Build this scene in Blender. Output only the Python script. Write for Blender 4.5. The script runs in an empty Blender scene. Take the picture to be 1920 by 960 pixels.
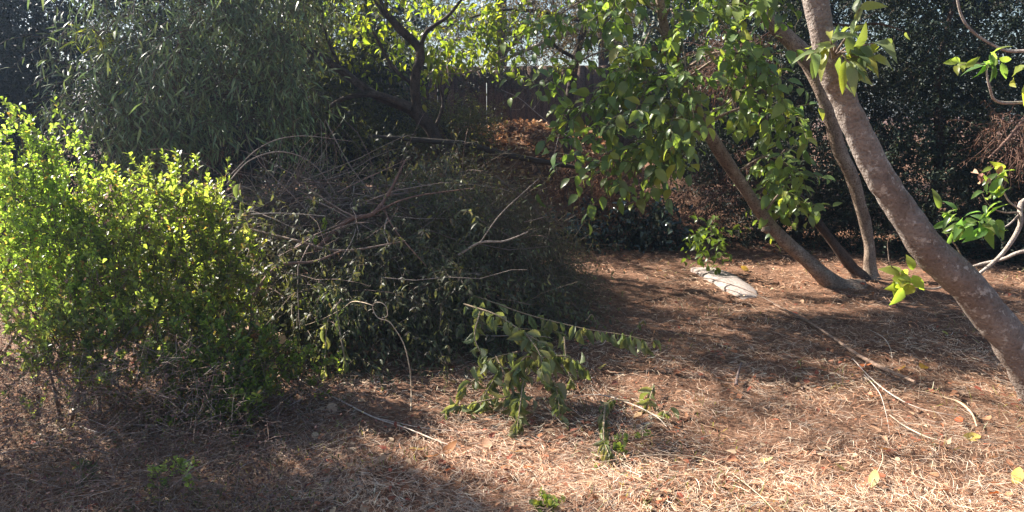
import bpy, math
import numpy as np
from mathutils import Vector, Matrix

rng = np.random.default_rng(11)
scene = bpy.context.scene
col = scene.collection

# ------------------------------------------------------------------ camera, sky, sun, exposure
FPX = 1400.0                       # focal length in pixels of the 1920-wide photograph
EYE = 1.55
PITCH = math.atan(0.2)
cam_data = bpy.data.cameras.new('camera')
cam_data.sensor_width = 36
cam_data.lens = 36 * FPX / 1920
cam_data.clip_end = 500
cam_data.clip_start = 0.05
cam = bpy.data.objects.new('camera', cam_data)
col.objects.link(cam)
cam.location = (0, 0, EYE)
cam.rotation_euler = (math.pi / 2 - PITCH, 0, 0)
scene.camera = cam

SUN_AZ = math.radians(62)          # to the left of straight ahead
SUN_EL = math.radians(37)
to_sun = Vector((-math.sin(SUN_AZ) * math.cos(SUN_EL), math.cos(SUN_AZ) * math.cos(SUN_EL), math.sin(SUN_EL)))
world = bpy.data.worlds.new('World')
scene.world = world
world.use_nodes = True
wn = world.node_tree.nodes
bg = wn['Background']
sky = wn.new('ShaderNodeTexSky')
sky.sky_type = 'NISHITA'
sky.sun_disc = False
sky.sun_elevation = SUN_EL
sky.sun_rotation = -SUN_AZ
world.node_tree.links.new(sky.outputs[0], bg.inputs[0])
bg.inputs[1].default_value = 0.052
sun_data = bpy.data.lights.new('sun', 'SUN')
sun_data.energy = 5.0
sun_data.angle = math.radians(0.55)
sun_data.color = (1.0, 0.93, 0.83)
sun = bpy.data.objects.new('sun', sun_data)
col.objects.link(sun)
sun.rotation_euler = to_sun.to_track_quat('Z', 'Y').to_euler()

vs = scene.view_settings
vs.view_transform = 'Standard'
vs.look = 'None'
vs.gamma = 1.0
vs.exposure = 1.92
vs.use_curve_mapping = False
cy = scene.cycles
cy.max_bounces = 7
cy.diffuse_bounces = 4
cy.glossy_bounces = 2
cy.transmission_bounces = 5
cy.transparent_max_bounces = 4
cy.caustics_reflective = False
cy.caustics_refractive = False

# ------------------------------------------------------------------ numeric helpers
def norm(a):
    return a / np.maximum(np.linalg.norm(a, axis=-1, keepdims=True), 1e-9)

def ray(px, py):
    x = (px - 960) / FPX
    u = (480 - py) / FPX
    c, s = math.cos(PITCH), math.sin(PITCH)
    return np.array([x, c + u * s, -s + u * c])

def P(px, py, Y):
    """world point seen at a photograph pixel, at distance Y ahead"""
    d = ray(px, py)
    return np.array([0, 0, EYE]) + d * (Y / d[1])

_lat = np.random.default_rng(5).random((256, 256))
def vnoise(x, y):
    x = np.asarray(x, float); y = np.asarray(y, float)
    xi = np.floor(x).astype(int); yi = np.floor(y).astype(int)
    fx = x - xi; fy = y - yi
    fx = fx * fx * (3 - 2 * fx); fy = fy * fy * (3 - 2 * fy)
    g = lambda a, b: _lat[a % 256, b % 256]
    return (g(xi, yi) * (1 - fx) + g(xi + 1, yi) * fx) * (1 - fy) + (g(xi, yi + 1) * (1 - fx) + g(xi + 1, yi + 1) * fx) * fy

def sstep(a, b, x):
    t = np.clip((np.asarray(x, float) - a) / (b - a), 0, 1)
    return t * t * (3 - 2 * t)

def H(x, y):
    """height of the ground"""
    x = np.asarray(x, float); y = np.asarray(y, float)
    h = (vnoise(x * 0.8 + 3, y * 0.8) - 0.5) * 0.06 + (vnoise(x * 2.6, y * 2.6 + 9) - 0.5) * 0.035
    bank = sstep(8.2, 11.0, y) * 0.75 * sstep(-3.0, -0.5, x) * sstep(3.4, 2.0, x)
    return h + bank

def G(px, py, lift=0.0):
    """ground point (or a point lift above it) seen at a photograph pixel"""
    d = ray(px, py); o = np.array([0, 0, EYE])
    t = EYE / max(-d[2], 1e-3)
    for _ in range(30):
        p = o + d * t
        t += (p[2] - lift - float(H(p[0], p[1]))) / max(-d[2], 0.15) * 0.8
    return o + d * t

def PG(px, py, Y=None, lift=0.035):
    """P, but never under the litter"""
    if Y is None:
        return G(px, py, lift)
    p = P(px, py, Y)
    return G(px, py, lift) if py > 330 and p[2] < float(H(p[0], p[1])) + lift else p

def catmull(pts, n):
    pts = np.asarray(pts, float)
    q = np.vstack([2 * pts[0] - pts[1], pts, 2 * pts[-1] - pts[-2]])
    m = len(pts) - 1
    t = np.linspace(0, m, n)
    i = np.minimum(t.astype(int), m - 1)
    f = (t - i)[:, None]
    a, b, c, d = q[i], q[i + 1], q[i + 2], q[i + 3]
    return 0.5 * (2 * b + (c - a) * f + (2 * a - 5 * b + 4 * c - d) * f ** 2 + (3 * b - 3 * c + d - a) * f ** 3)

# ------------------------------------------------------------------ mesh helpers
def make_mesh(name, V, faces, mat, cols=None, smooth=False):
    V = np.asarray(V, np.float32)
    me = bpy.data.meshes.new(name)
    faces = [np.asarray(f, np.int32) for f in faces if len(f)]
    loops = np.concatenate([f.ravel() for f in faces])
    tot = np.concatenate([np.full(len(f), f.shape[1], np.int32) for f in faces])
    start = np.concatenate([[0], np.cumsum(tot)[:-1]]).astype(np.int32)
    me.vertices.add(len(V)); me.vertices.foreach_set('co', V.ravel())
    me.loops.add(len(loops)); me.loops.foreach_set('vertex_index', loops)
    me.polygons.add(len(tot)); me.polygons.foreach_set('loop_start', start)
    if smooth:
        me.polygons.foreach_set('use_smooth', np.ones(len(tot), bool))
    if cols is not None:
        ca = me.color_attributes.new('Col', 'FLOAT_COLOR', 'POINT')
        c4 = np.ones((len(V), 4), np.float32); c4[:, :3] = cols
        ca.data.foreach_set('color', c4.ravel())
    me.update(calc_edges=True)
    me.validate()
    if mat is not None:
        me.materials.append(mat)
    return me

def link(name, me, parent=None, kind=None):
    o = bpy.data.objects.new(name, me)
    col.objects.link(o)
    if parent is not None:
        o.parent = parent
        # parts are modelled in world coordinates; walk up to cancel every ancestor's offset
        loc = Vector((0, 0, 0)); p = parent
        if 'base' in BASES.get(p.name, {}):
            loc = BASES[p.name]['base']
        o.matrix_parent_inverse = Matrix.Translation(loc).inverted()
    if kind:
        o['kind'] = kind
    return o

BASES = {}
def thing(name, label, cat, base, group=None, kind=None):
    o = bpy.data.objects.new(name, None)
    o.empty_display_size = 0.1
    col.objects.link(o)
    o.location = tuple(base)
    BASES[o.name] = {'base': Vector(tuple(base))}
    o['label'] = label; o['category'] = cat
    if group: o['group'] = group
    if kind: o['kind'] = kind
    return o

def tag(o, label, cat, group=None):
    o['label'] = label; o['category'] = cat
    if group: o['group'] = group
    return o

class MB:
    """collects vertices, faces and vertex colours of one mesh"""
    def __init__(s):
        s.V = []; s.F = {3: [], 4: []}; s.C = []; s.n = 0
    def add(s, V, faces, c=None):
        V = np.asarray(V, float).reshape(-1, 3)
        for f in faces:
            f = np.asarray(f, np.int64)
            if len(f): s.F[f.shape[1]].append(f + s.n)
        s.V.append(V)
        if c is None: c = (0.5, 0.5, 0.5)
        c = np.broadcast_to(np.asarray(c, float), (len(V), 3))
        s.C.append(c); s.n += len(V)
        return s
    def mesh(s, name, mat, smooth=False):
        return make_mesh(name, np.concatenate(s.V), [np.concatenate(f) for f in s.F.values() if f], mat, np.concatenate(s.C), smooth)
    def build(s, name, mat, parent=None, smooth=False, kind=None):
        return link(name, s.mesh(name, mat, smooth), parent, kind)

def tube(mb, ctrl, rad, sides=8, n=None, rough=0.0, c=None, cap=True, capc=None, squash=1.0):
    ctrl = np.asarray(ctrl, float)
    n = n or max(4, len(ctrl) * 4)
    p = catmull(ctrl, n)
    r = np.interp(np.linspace(0, 1, n), np.linspace(0, 1, len(rad)), rad)
    t = norm(np.gradient(p, axis=0))
    ref = np.array([0, 0, 1.0]) if abs(t[:, 2]).mean() < 0.8 else np.array([0, 1.0, 0])
    a = norm(np.cross(t, ref)); b = np.cross(t, a)
    th = np.arange(sides) / sides * 2 * math.pi
    rr = r[:, None] * np.ones(sides)[None]
    if rough:
        k = rng.random() * 50
        ii = np.arange(n)[:, None]; cc = np.cos(th)[None]; ss = np.sin(th)[None]
        rr = rr * (1 + rough * (vnoise(ii * 0.33 + k + cc * 1.3, ss * 1.3 + k * 2 + ii * 0.0) - 0.5) * 2
                   + 0.4 * rough * (vnoise(ii * 0.9 + k + cc * 3, ss * 3 + k) - 0.5) * 2)
    V = p[:, None] + rr[..., None] * (np.cos(th)[None, :, None] * a[:, None] + squash * np.sin(th)[None, :, None] * b[:, None])
    i = np.arange(n - 1)[:, None] * sides; j = np.arange(sides)[None]; j2 = (j + 1) % sides
    q = np.stack([i + j, i + j2, i + sides + j2, i + sides + j], -1).reshape(-1, 4)
    mb.add(V, [q], c)
    if cap:
        for e, k in ((0, 0), (n - 1, 1)):
            ring = V[e]
            VV = np.vstack([ring, p[e][None]])
            f = np.array([[x, (x + 1) % sides, sides] for x in range(sides)])
            if k == 0: f = f[:, ::-1]
            mb.add(VV, [f], capc if capc is not None else c)
    return p, r, t

def twig_paths(starts, dirs, L, k, droop=0.0, wob=0.15):
    n = len(starts)
    L = np.broadcast_to(L, n)
    p = np.array(starts, float); d = norm(np.array(dirs, float))
    out = np.zeros((n, k, 3)); out[:, 0] = p
    for i in range(1, k):
        d = norm(d + wob * rng.normal(size=(n, 3)) + np.array([0, 0, -droop]))
        p = p + d * (L / (k - 1))[:, None]
        out[:, i] = p
    return out

def twig_tubes(mb, pts, r0, r1, sides=3, c=None):
    n, k, _ = pts.shape
    t = norm(np.gradient(pts, axis=1))
    ref = norm(rng.normal(size=(n, 1, 3)))
    a = norm(np.cross(t, ref)); b = np.cross(t, a)
    th = np.arange(sides) / sides * 2 * math.pi
    r = np.linspace(1, 0, k)[None, :] * (np.broadcast_to(r0, n)[:, None] - np.broadcast_to(r1, n)[:, None]) + np.broadcast_to(r1, n)[:, None]
    V = pts[:, :, None] + r[:, :, None, None] * (np.cos(th)[None, None, :, None] * a[:, :, None] + np.sin(th)[None, None, :, None] * b[:, :, None])
    base = (np.arange(n) * k * sides)[:, None, None]
    i = (np.arange(k - 1) * sides)[None, :, None]; j = np.arange(sides)[None, None]
    j2 = (j + 1) % sides
    q = np.stack([base + i + j, base + i + j2, base + i + sides + j2, base + i + sides + j], -1).reshape(-1, 4)
    if c is not None and np.ndim(c) == 2:
        c = np.repeat(c, k * sides, axis=0)
    mb.add(V, [q], c)

# leaf templates: u along, v across, w out of plane
def template(kind):
    if kind == 'diamond':
        V = [(0, 0, 0), (.5, .5, .12), (1, 0, -.06), (.5, -.5, .12)]
        T = [(0, 3, 2), (0, 2, 1)]; Q = []
        return np.array(V, float), T, Q
    if kind == 'obovate':
        V = [(0, 0, 0), (.45, .36, .1), (.8, .5, .06), (1, 0, -.05), (.8, -.5, .06), (.45, -.36, .1), (.6, 0, 0)]
        T = [(0, 6, 1), (0, 5, 6), (6, 3, 2), (6, 4, 3), (6, 2, 1), (6, 5, 4)]; Q = []
        return np.array(V, float), T, Q
    if kind == 'lance':
        V = [(0, 0, 0), (.35, .5, .05), (.35, -.5, .05), (.7, .38, -.06), (.7, -.38, -.06), (1, 0, -.2)]
        T = [(0, 2, 1), (3, 4, 5)]; Q = [(1, 2, 4, 3)]
        return np.array(V, float), T, Q
    if kind == 'ovate':
        us = [0, .12, .32, .58, .82, 1]; ws = [0, .3, .5, .46, .24, 0]; cv = [0, .01, 0, -.05, -.14, -.26]
        return stations(us, ws, cv, .16)
    if kind == 'wilt':
        us = [0, .15, .4, .7, .9, 1]; ws = [0, .3, .5, .42, .18, 0]; cv = [0, .04, .05, .0, -.06, -.12]
        return stations(us, ws, cv, .55)

def stations(us, ws, cv, fold):
    V = []; T = []; Q = []
    n = len(us)
    V.append((us[0], 0, cv[0]))
    for i in range(1, n - 1):
        V += [(us[i], ws[i], cv[i] + fold * ws[i]), (us[i], 0, cv[i]), (us[i], -ws[i], cv[i] + fold * ws[i])]
    V.append((us[-1], 0, cv[-1]))
    T += [(0, 2, 1), (0, 3, 2)]
    for i in range(n - 3):
        a = 1 + 3 * i; b = a + 3
        Q += [(a, a + 1, b + 1, b), (a + 1, a + 2, b + 2, b + 1)]
    a = 1 + 3 * (n - 3); e = len(V) - 1
    T += [(a, a + 1, e), (a + 1, a + 2, e)]
    return np.array(V, float), T, Q

TPL = {k: template(k) for k in ('diamond', 'obovate', 'lance', 'ovate', 'wilt')}

def add_leaves(mb, pos, d, nrm, L, W, cols, kind):
    V0, T, Q = TPL[kind]
    n = len(pos)
    d = norm(d); s = norm(np.cross(d, nrm)); w = np.cross(s, d)
    L = np.broadcast_to(L, n)[:, None, None]; W = np.broadcast_to(W, n)[:, None, None]
    V = pos[:, None] + V0[None, :, 0:1] * L * d[:, None] + V0[None, :, 1:2] * W * s[:, None] + V0[None, :, 2:3] * L * 0.9 * w[:, None]
    m = len(V0); off = (np.arange(n) * m)[:, None, None]
    fs = []
    if T: fs.append((np.array(T)[None] + off).reshape(-1, 3))
    if Q: fs.append((np.array(Q)[None] + off).reshape(-1, 4))
    mb.add(V, fs, np.repeat(np.broadcast_to(cols, (n, 3)), m, axis=0))

def palette(n, cs, jit=0.18, w=None):
    cs = np.asarray(cs, float)
    i = rng.choice(len(cs), n, p=w); j = rng.choice(len(cs), n, p=w); f = rng.random((n, 1)) * 0.5
    c = cs[i] * (1 - f) + cs[j] * f
    return np.clip(c * (1 + jit * rng.normal(size=(n, 1))), 0.004, 0.9)

def leaf_nodes(pts, first=1, per=2, a=0.5, hang=0.3, spread=1.0, jitter=0.0):
    """positions, directions and normals for leaves along twig paths"""
    n, k, _ = pts.shape
    t = norm(np.gradient(pts, axis=1))[:, first:]
    p = pts[:, first:]
    kk = p.shape[1]
    ref = norm(rng.normal(size=(n, 1, 3)))
    s1 = norm(np.cross(t, ref)); s2 = np.cross(t, s1)
    P_, D_, N_ = [], [], []
    for q in range(per):
        ang = (np.arange(kk) * 2.4)[None, :] + q * 2 * math.pi / per + rng.random((n, kk)) * 0.8
        side = np.cos(ang)[..., None] * s1 + np.sin(ang)[..., None] * s2
        dd = norm(t * a + side * spread + np.array([0, 0, -hang]) + 0.2 * rng.normal(size=p.shape))
        up = norm(np.array([0, 0, 1.0]) + 0.5 * rng.normal(size=p.shape) + 0.3 * t)
        P_.append((p + jitter * rng.normal(size=p.shape)).reshape(-1, 3)); D_.append(dd.reshape(-1, 3)); N_.append(up.reshape(-1, 3))
    return np.concatenate(P_), np.concatenate(D_), np.concatenate(N_)

def in_blobs(blobs, n, shell=0.5):
    """random points inside weighted ellipsoids: (centre, radii, weight); returns points and outward directions"""
    w = np.array([b[2] for b in blobs], float); w /= w.sum()
    i = rng.choice(len(blobs), n, p=w)
    c = np.array([b[0] for b in blobs], float)[i]; r = np.array([b[1] for b in blobs], float)[i]
    d = norm(rng.normal(size=(n, 3)))
    f = rng.random((n, 1)) ** (1 / 3.0)
    f = f * (1 - shell) + shell * (0.72 + 0.28 * rng.random((n, 1)))
    return c + d * r * f, norm(d / r)

# ------------------------------------------------------------------ materials
def nodes_of(name):
    m = bpy.data.materials.new(name); m.use_nodes = True
    nt = m.node_tree
    return m, nt, nt.nodes, nt.links, nt.nodes['Principled BSDF']

def leaf_mat(name, rough=0.42, transl=0.4, tint=(1.25, 1.25, 0.6), spec=0.5, mottled=0.25):
    m, nt, N, Lk, b = nodes_of(name)
    at = N.new('ShaderNodeAttribute'); at.attribute_name = 'Col'
    oi = N.new('ShaderNodeObjectInfo')
    no = N.new('ShaderNodeTexNoise'); no.inputs['Scale'].default_value = 35; no.inputs['Detail'].default_value = 3
    tc = N.new('ShaderNodeTexCoord'); Lk.new(tc.outputs['Object'], no.inputs['Vector'])
    mr = N.new('ShaderNodeMapRange'); mr.inputs[3].default_value = 1 - mottled; mr.inputs[4].default_value = 1 + mottled
    Lk.new(no.outputs['Fac'], mr.inputs[0])
    mr2 = N.new('ShaderNodeMapRange'); mr2.inputs[3].default_value = 0.75; mr2.inputs[4].default_value = 1.3
    Lk.new(oi.outputs['Random'], mr2.inputs[0])
    mu = N.new('ShaderNodeMath'); mu.operation = 'MULTIPLY'; Lk.new(mr.outputs[0], mu.inputs[0]); Lk.new(mr2.outputs[0], mu.inputs[1])
    hs = N.new('ShaderNodeHueSaturation'); Lk.new(at.outputs['Color'], hs.inputs['Color']); Lk.new(mu.outputs[0], hs.inputs['Value'])
    mr3 = N.new('ShaderNodeMapRange'); mr3.inputs[3].default_value = 0.48; mr3.inputs[4].default_value = 0.515
    Lk.new(oi.outputs['Random'], mr3.inputs[0]); Lk.new(mr3.outputs[0], hs.inputs['Hue'])
    Lk.new(hs.outputs[0], b.inputs['Base Color'])
    b.inputs['Roughness'].default_value = rough
    b.inputs['Specular IOR Level'].default_value = spec
    if transl > 0:
        tr = N.new('ShaderNodeBsdfTranslucent')
        mx = N.new('ShaderNodeMix'); mx.data_type = 'RGBA'; mx.blend_type = 'MULTIPLY'; mx.inputs[0].default_value = 1
        Lk.new(hs.outputs[0], mx.inputs[6]); mx.inputs[7].default_value = (*tint, 1)
        mx.clamp_result = False
        Lk.new(mx.outputs[2], tr.inputs[0])
        ms = N.new('ShaderNodeMixShader'); ms.inputs[0].default_value = transl
        Lk.new(b.outputs[0], ms.inputs[1]); Lk.new(tr.outputs[0], ms.inputs[2])
        Lk.new(ms.outputs[0], N['Material Output'].inputs[0])
    return m

def bark_mat(name, c1, c2, spots=None, scale=14, bump=0.5, stretch=(1, 1, 0.45), spot_at=0.62, cracks=(0.5, 0.45, 0.42)):
    m, nt, N, Lk, b = nodes_of(name)
    tc = N.new('ShaderNodeTexCoord'); mp = N.new('ShaderNodeMapping'); mp.inputs['Scale'].default_value = stretch
    Lk.new(tc.outputs['Object'], mp.inputs[0])
    n1 = N.new('ShaderNodeTexNoise'); n1.inputs['Scale'].default_value = scale; n1.inputs['Detail'].default_value = 8; n1.inputs['Roughness'].default_value = 0.65
    Lk.new(mp.outputs[0], n1.inputs['Vector'])
    cr = N.new('ShaderNodeValToRGB'); cr.color_ramp.elements[0].position = 0.34; cr.color_ramp.elements[1].position = 0.66
    cr.color_ramp.elements[0].color = (*c1, 1); cr.color_ramp.elements[1].color = (*c2, 1)
    Lk.new(n1.outputs['Fac'], cr.inputs[0])
    last = cr.outputs[0]
    n3 = N.new('ShaderNodeTexNoise'); n3.inputs['Scale'].default_value = scale * 5; n3.inputs['Detail'].default_value = 5
    Lk.new(tc.outputs['Object'], n3.inputs['Vector'])
    mx0 = N.new('ShaderNodeMix'); mx0.data_type = 'RGBA'; mx0.blend_type = 'MULTIPLY'
    r0 = N.new('ShaderNodeMapRange'); r0.inputs[1].default_value = 0.52; r0.inputs[2].default_value = 0.36
    Lk.new(n3.outputs['Fac'], r0.inputs[0]); Lk.new(r0.outputs[0], mx0.inputs[0]); Lk.new(last, mx0.inputs[6]); mx0.inputs[7].default_value = (*cracks, 1)
    last = mx0.outputs[2]
    nb = N.new('ShaderNodeTexNoise'); nb.inputs['Scale'].default_value = scale * .3; nb.inputs['Detail'].default_value = 3
    Lk.new(tc.outputs['Object'], nb.inputs['Vector'])
    rb = N.new('ShaderNodeMapRange'); rb.inputs[1].default_value = .35; rb.inputs[2].default_value = .65
    Lk.new(nb.outputs['Fac'], rb.inputs[0])
    mb_ = N.new('ShaderNodeMix'); mb_.data_type = 'RGBA'; mb_.blend_type = 'MULTIPLY'
    Lk.new(rb.outputs[0], mb_.inputs[0]); Lk.new(last, mb_.inputs[6]); mb_.inputs[7].default_value = (.68, .62, .58, 1)
    last = mb_.outputs[2]
    if spots:
        n2 = N.new('ShaderNodeTexNoise'); n2.inputs['Scale'].default_value = scale * 1.5; n2.inputs['Detail'].default_value = 7; n2.inputs['Roughness'].default_value = 0.7
        Lk.new(tc.outputs['Object'], n2.inputs['Vector'])
        r2 = N.new('ShaderNodeMapRange'); r2.inputs[1].default_value = spot_at; r2.inputs[2].default_value = spot_at + 0.07
        Lk.new(n2.outputs['Fac'], r2.inputs[0])
        mx = N.new('ShaderNodeMix'); mx.data_type = 'RGBA'; Lk.new(r2.outputs[0], mx.inputs[0]); Lk.new(last, mx.inputs[6]); mx.inputs[7].default_value = (*spots, 1)
        last = mx.outputs[2]
    Lk.new(last, b.inputs['Base Color'])
    b.inputs['Roughness'].default_value = 0.85
    b.inputs['Specular IOR Level'].default_value = 0.25
    ad = N.new('ShaderNodeMath'); ad.operation = 'ADD'; Lk.new(n1.outputs['Fac'], ad.inputs[0]); Lk.new(n3.outputs['Fac'], ad.inputs[1])
    bp = N.new('ShaderNodeBump'); bp.inputs['Strength'].default_value = bump; bp.inputs['Distance'].default_value = 0.015
    Lk.new(ad.outputs[0], bp.inputs['Height']); Lk.new(bp.outputs[0], b.inputs['Normal'])
    return m

def col_mat(name, rough=0.85, mottled=0.3, scale=40, spec=0.3):
    """colour from the vertices, with mottling and fine relief"""
    m, nt, N, Lk, b = nodes_of(name)
    at = N.new('ShaderNodeAttribute'); at.attribute_name = 'Col'
    tc = N.new('ShaderNodeTexCoord')
    no = N.new('ShaderNodeTexNoise'); no.inputs['Scale'].default_value = scale; no.inputs['Detail'].default_value = 6
    Lk.new(tc.outputs['Object'], no.inputs['Vector'])
    mr = N.new('ShaderNodeMapRange'); mr.inputs[1].default_value = 0.3; mr.inputs[2].default_value = 0.7
    mr.inputs[3].default_value = 1 - mottled; mr.inputs[4].default_value = 1 + mottled
    Lk.new(no.outputs['Fac'], mr.inputs[0])
    hs = N.new('ShaderNodeHueSaturation'); Lk.new(at.outputs['Color'], hs.inputs['Color']); Lk.new(mr.outputs[0], hs.inputs['Value'])
    Lk.new(hs.outputs[0], b.inputs['Base Color'])
    b.inputs['Roughness'].default_value = rough
    b.inputs['Specular IOR Level'].default_value = spec
    bp = N.new('ShaderNodeBump'); bp.inputs['Strength'].default_value = 0.4; bp.inputs['Distance'].default_value = 0.006
    Lk.new(no.outputs['Fac'], bp.inputs['Height']); Lk.new(bp.outputs[0], b.inputs['Normal'])
    return m

def soil_mat():
    m, nt, N, Lk, b = nodes_of('soil_and_litter')
    tc = N.new('ShaderNodeTexCoord')
    n1 = N.new('ShaderNodeTexNoise'); n1.inputs['Scale'].default_value = 2.2; n1.inputs['Detail'].default_value = 9; n1.inputs['Roughness'].default_value = 0.7
    n2 = N.new('ShaderNodeTexNoise'); n2.inputs['Scale'].default_value = 60; n2.inputs['Detail'].default_value = 6; n2.inputs['Roughness'].default_value = 0.7
    for n in (n1, n2): Lk.new(tc.outputs['Object'], n.inputs['Vector'])
    c1 = N.new('ShaderNodeValToRGB'); e = c1.color_ramp.elements
    e[0].position = 0.35; e[0].color = (0.13, 0.075, 0.05, 1); e[1].position = 0.68; e[1].color = (0.28, 0.165, 0.11, 1)
    c2 = N.new('ShaderNodeValToRGB'); e = c2.color_ramp.elements
    e[0].position = 0.35; e[0].color = (0.4, 0.36, 0.33, 1); e[1].position = 0.7; e[1].color = (1.5, 1.4, 1.3, 1)
    Lk.new(n1.outputs['Fac'], c1.inputs[0]); Lk.new(n2.outputs['Fac'], c2.inputs[0])
    mx = N.new('ShaderNodeMix'); mx.data_type = 'RGBA'; mx.blend_type = 'MULTIPLY'; mx.inputs[0].default_value = 1
    Lk.new(c1.outputs[0], mx.inputs[6]); Lk.new(c2.outputs[0], mx.inputs[7])
    Lk.new(mx.outputs[2], b.inputs['Base Color'])
    b.inputs['Roughness'].default_value = 0.95
    b.inputs['Specular IOR Level'].default_value = 0.15
    bp = N.new('ShaderNodeBump'); bp.inputs['Strength'].default_value = 0.8; bp.inputs['Distance'].default_value = 0.02
    Lk.new(n2.outputs['Fac'], bp.inputs['Height']); Lk.new(bp.outputs[0], b.inputs['Normal'])
    return m

M_soil = soil_mat()
M_needle = col_mat('dry_needles', 0.7, 0.15, 8, 0.35)
M_twig = col_mat('twig_bark', 0.8, 0.3, 60)
M_wood = col_mat('cut_wood', 0.8, 0.25, 120)
M_leaf = leaf_mat('leaf_green', 0.38, 0.42, (1.9, 1.9, 0.6))
M_leaf_thin = leaf_mat('leaf_thin_bright', 0.35, 0.6, (2.2, 2.5, 0.95), 0.6)
M_leaf_dark = leaf_mat('leaf_leathery_dark', 0.55, 0.15, (1.2, 1.3, 0.6), 0.3)
M_leaf_gloss = leaf_mat('leaf_glossy', 0.22, 0.12, (1.2, 1.3, 0.6), 0.8)
M_leaf_dull = leaf_mat('leaf_wilted', 0.5, 0.38, (1.7, 1.65, 0.7), 0.4)
M_leaf_dry = leaf_mat('leaf_dry', 0.75, 0.25, (1.3, 1.1, 0.8), 0.25)
M_bark_main = bark_mat('bark_grey_lichen', (0.23, 0.19, 0.165), (0.34, 0.29, 0.255), (0.44, 0.395, 0.35), 15, 0.9, (.6, .6, 1.7), .56, (.74, .71, .69))
M_bark_mid = bark_mat('bark_tan', (0.20, 0.15, 0.12), (0.36, 0.285, 0.22), (0.42, 0.36, 0.29), 16, 0.6, spot_at=0.6)
M_bark_dark = bark_mat('bark_dark', (0.05, 0.036, 0.028), (0.13, 0.095, 0.075), None, 18, 0.8)
M_bark_pale = bark_mat('bark_pale', (0.33, 0.28, 0.25), (0.58, 0.52, 0.47), (0.2, 0.16, 0.14), 40, 0.5, spot_at=0.6)
M_bark_red = bark_mat('bark_reddish', (0.13, 0.07, 0.05), (0.26, 0.16, 0.12), None, 25, 0.5)

# ================================================================== THE SETTING
def build_ground():
    def axis(lo, hi, step, far_lo, far_hi):
        a = np.arange(lo, hi + step / 2, step)
        g = np.cumsum(step * 1.33 ** np.arange(1, 24)); 
        l = (lo - g)[lo - g > far_lo][::-1]; r = (hi + g)[hi + g < far_hi]
        return np.concatenate([[far_lo], l, a, r, [far_hi]])
    xs = axis(-5.0, 5.0, 0.043, -90, 90); ys = axis(1.8, 9.0, 0.043, -60, 120)
    X, Y = np.meshgrid(xs, ys)
    near = sstep(16, 11, np.hypot(X, Y - 4))
    Z = H(X, Y) + near * ((vnoise(X * 11, Y * 11) - 0.5) * 0.022 + (vnoise(X * 27 + 5, Y * 27) - 0.5) * 0.016)
    nx, ny = len(xs), len(ys)
    i = np.arange(ny - 1)[:, None] * nx + np.arange(nx - 1)[None]
    q = np.stack([i, i + 1, i + nx + 1, i + nx], -1).reshape(-1, 4)
    g = link('ground', make_mesh('ground', np.stack([X, Y, Z], -1).reshape(-1, 3), [q], M_soil, None, True))
    g['kind'] = 'structure'
    g['label'] = 'brown earth under needle litter across the garden clearing'
build_ground()

def strips(mb, pos, yaw, tilt, L, W, bend, cols):
    """thin bent strips lying on the ground (needles, straw, grass)"""
    n = len(pos)
    d = np.stack([np.cos(yaw) * np.cos(tilt), np.sin(yaw) * np.cos(tilt), np.sin(tilt)], -1)
    s = np.stack([-np.sin(yaw), np.cos(yaw), rng.normal(size=n) * 0.5], -1); s = norm(s)
    up = np.cross(d, s)
    u = np.array([-.5, 0, .5])
    c = pos[:, None] + u[None, :, None] * L[:, None, None] * d[:, None] + (bend[:, None] * (0.25 - u ** 2)[None] * 2)[..., None] * (s * 0.8 + up * 0.5)[:, None] * L[:, None, None]
    w = np.array([.7, 1, .35])[None, :, None] * W[:, None, None] * 0.5
    V = np.stack([c - w * s[:, None], c + w * s[:, None]], 2).reshape(n, 6, 3)
    off = (np.arange(n) * 6)[:, None, None]
    q = (np.array([[0, 1, 3, 2], [2, 3, 5, 4]])[None] + off).reshape(-1, 4)
    mb.add(V, [q], np.repeat(cols, 6, axis=0))

def scatter_ground(n, y0=2.0, y1=9.6, power=1.6):
    t = rng.random(n)
    e = 1 - power
    Y = (y0 ** e + t * (y1 ** e - y0 ** e)) ** (1 / e)
    X = (rng.random(n) * 2 - 1) * (0.78 * Y + 0.6)
    return X, Y

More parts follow.
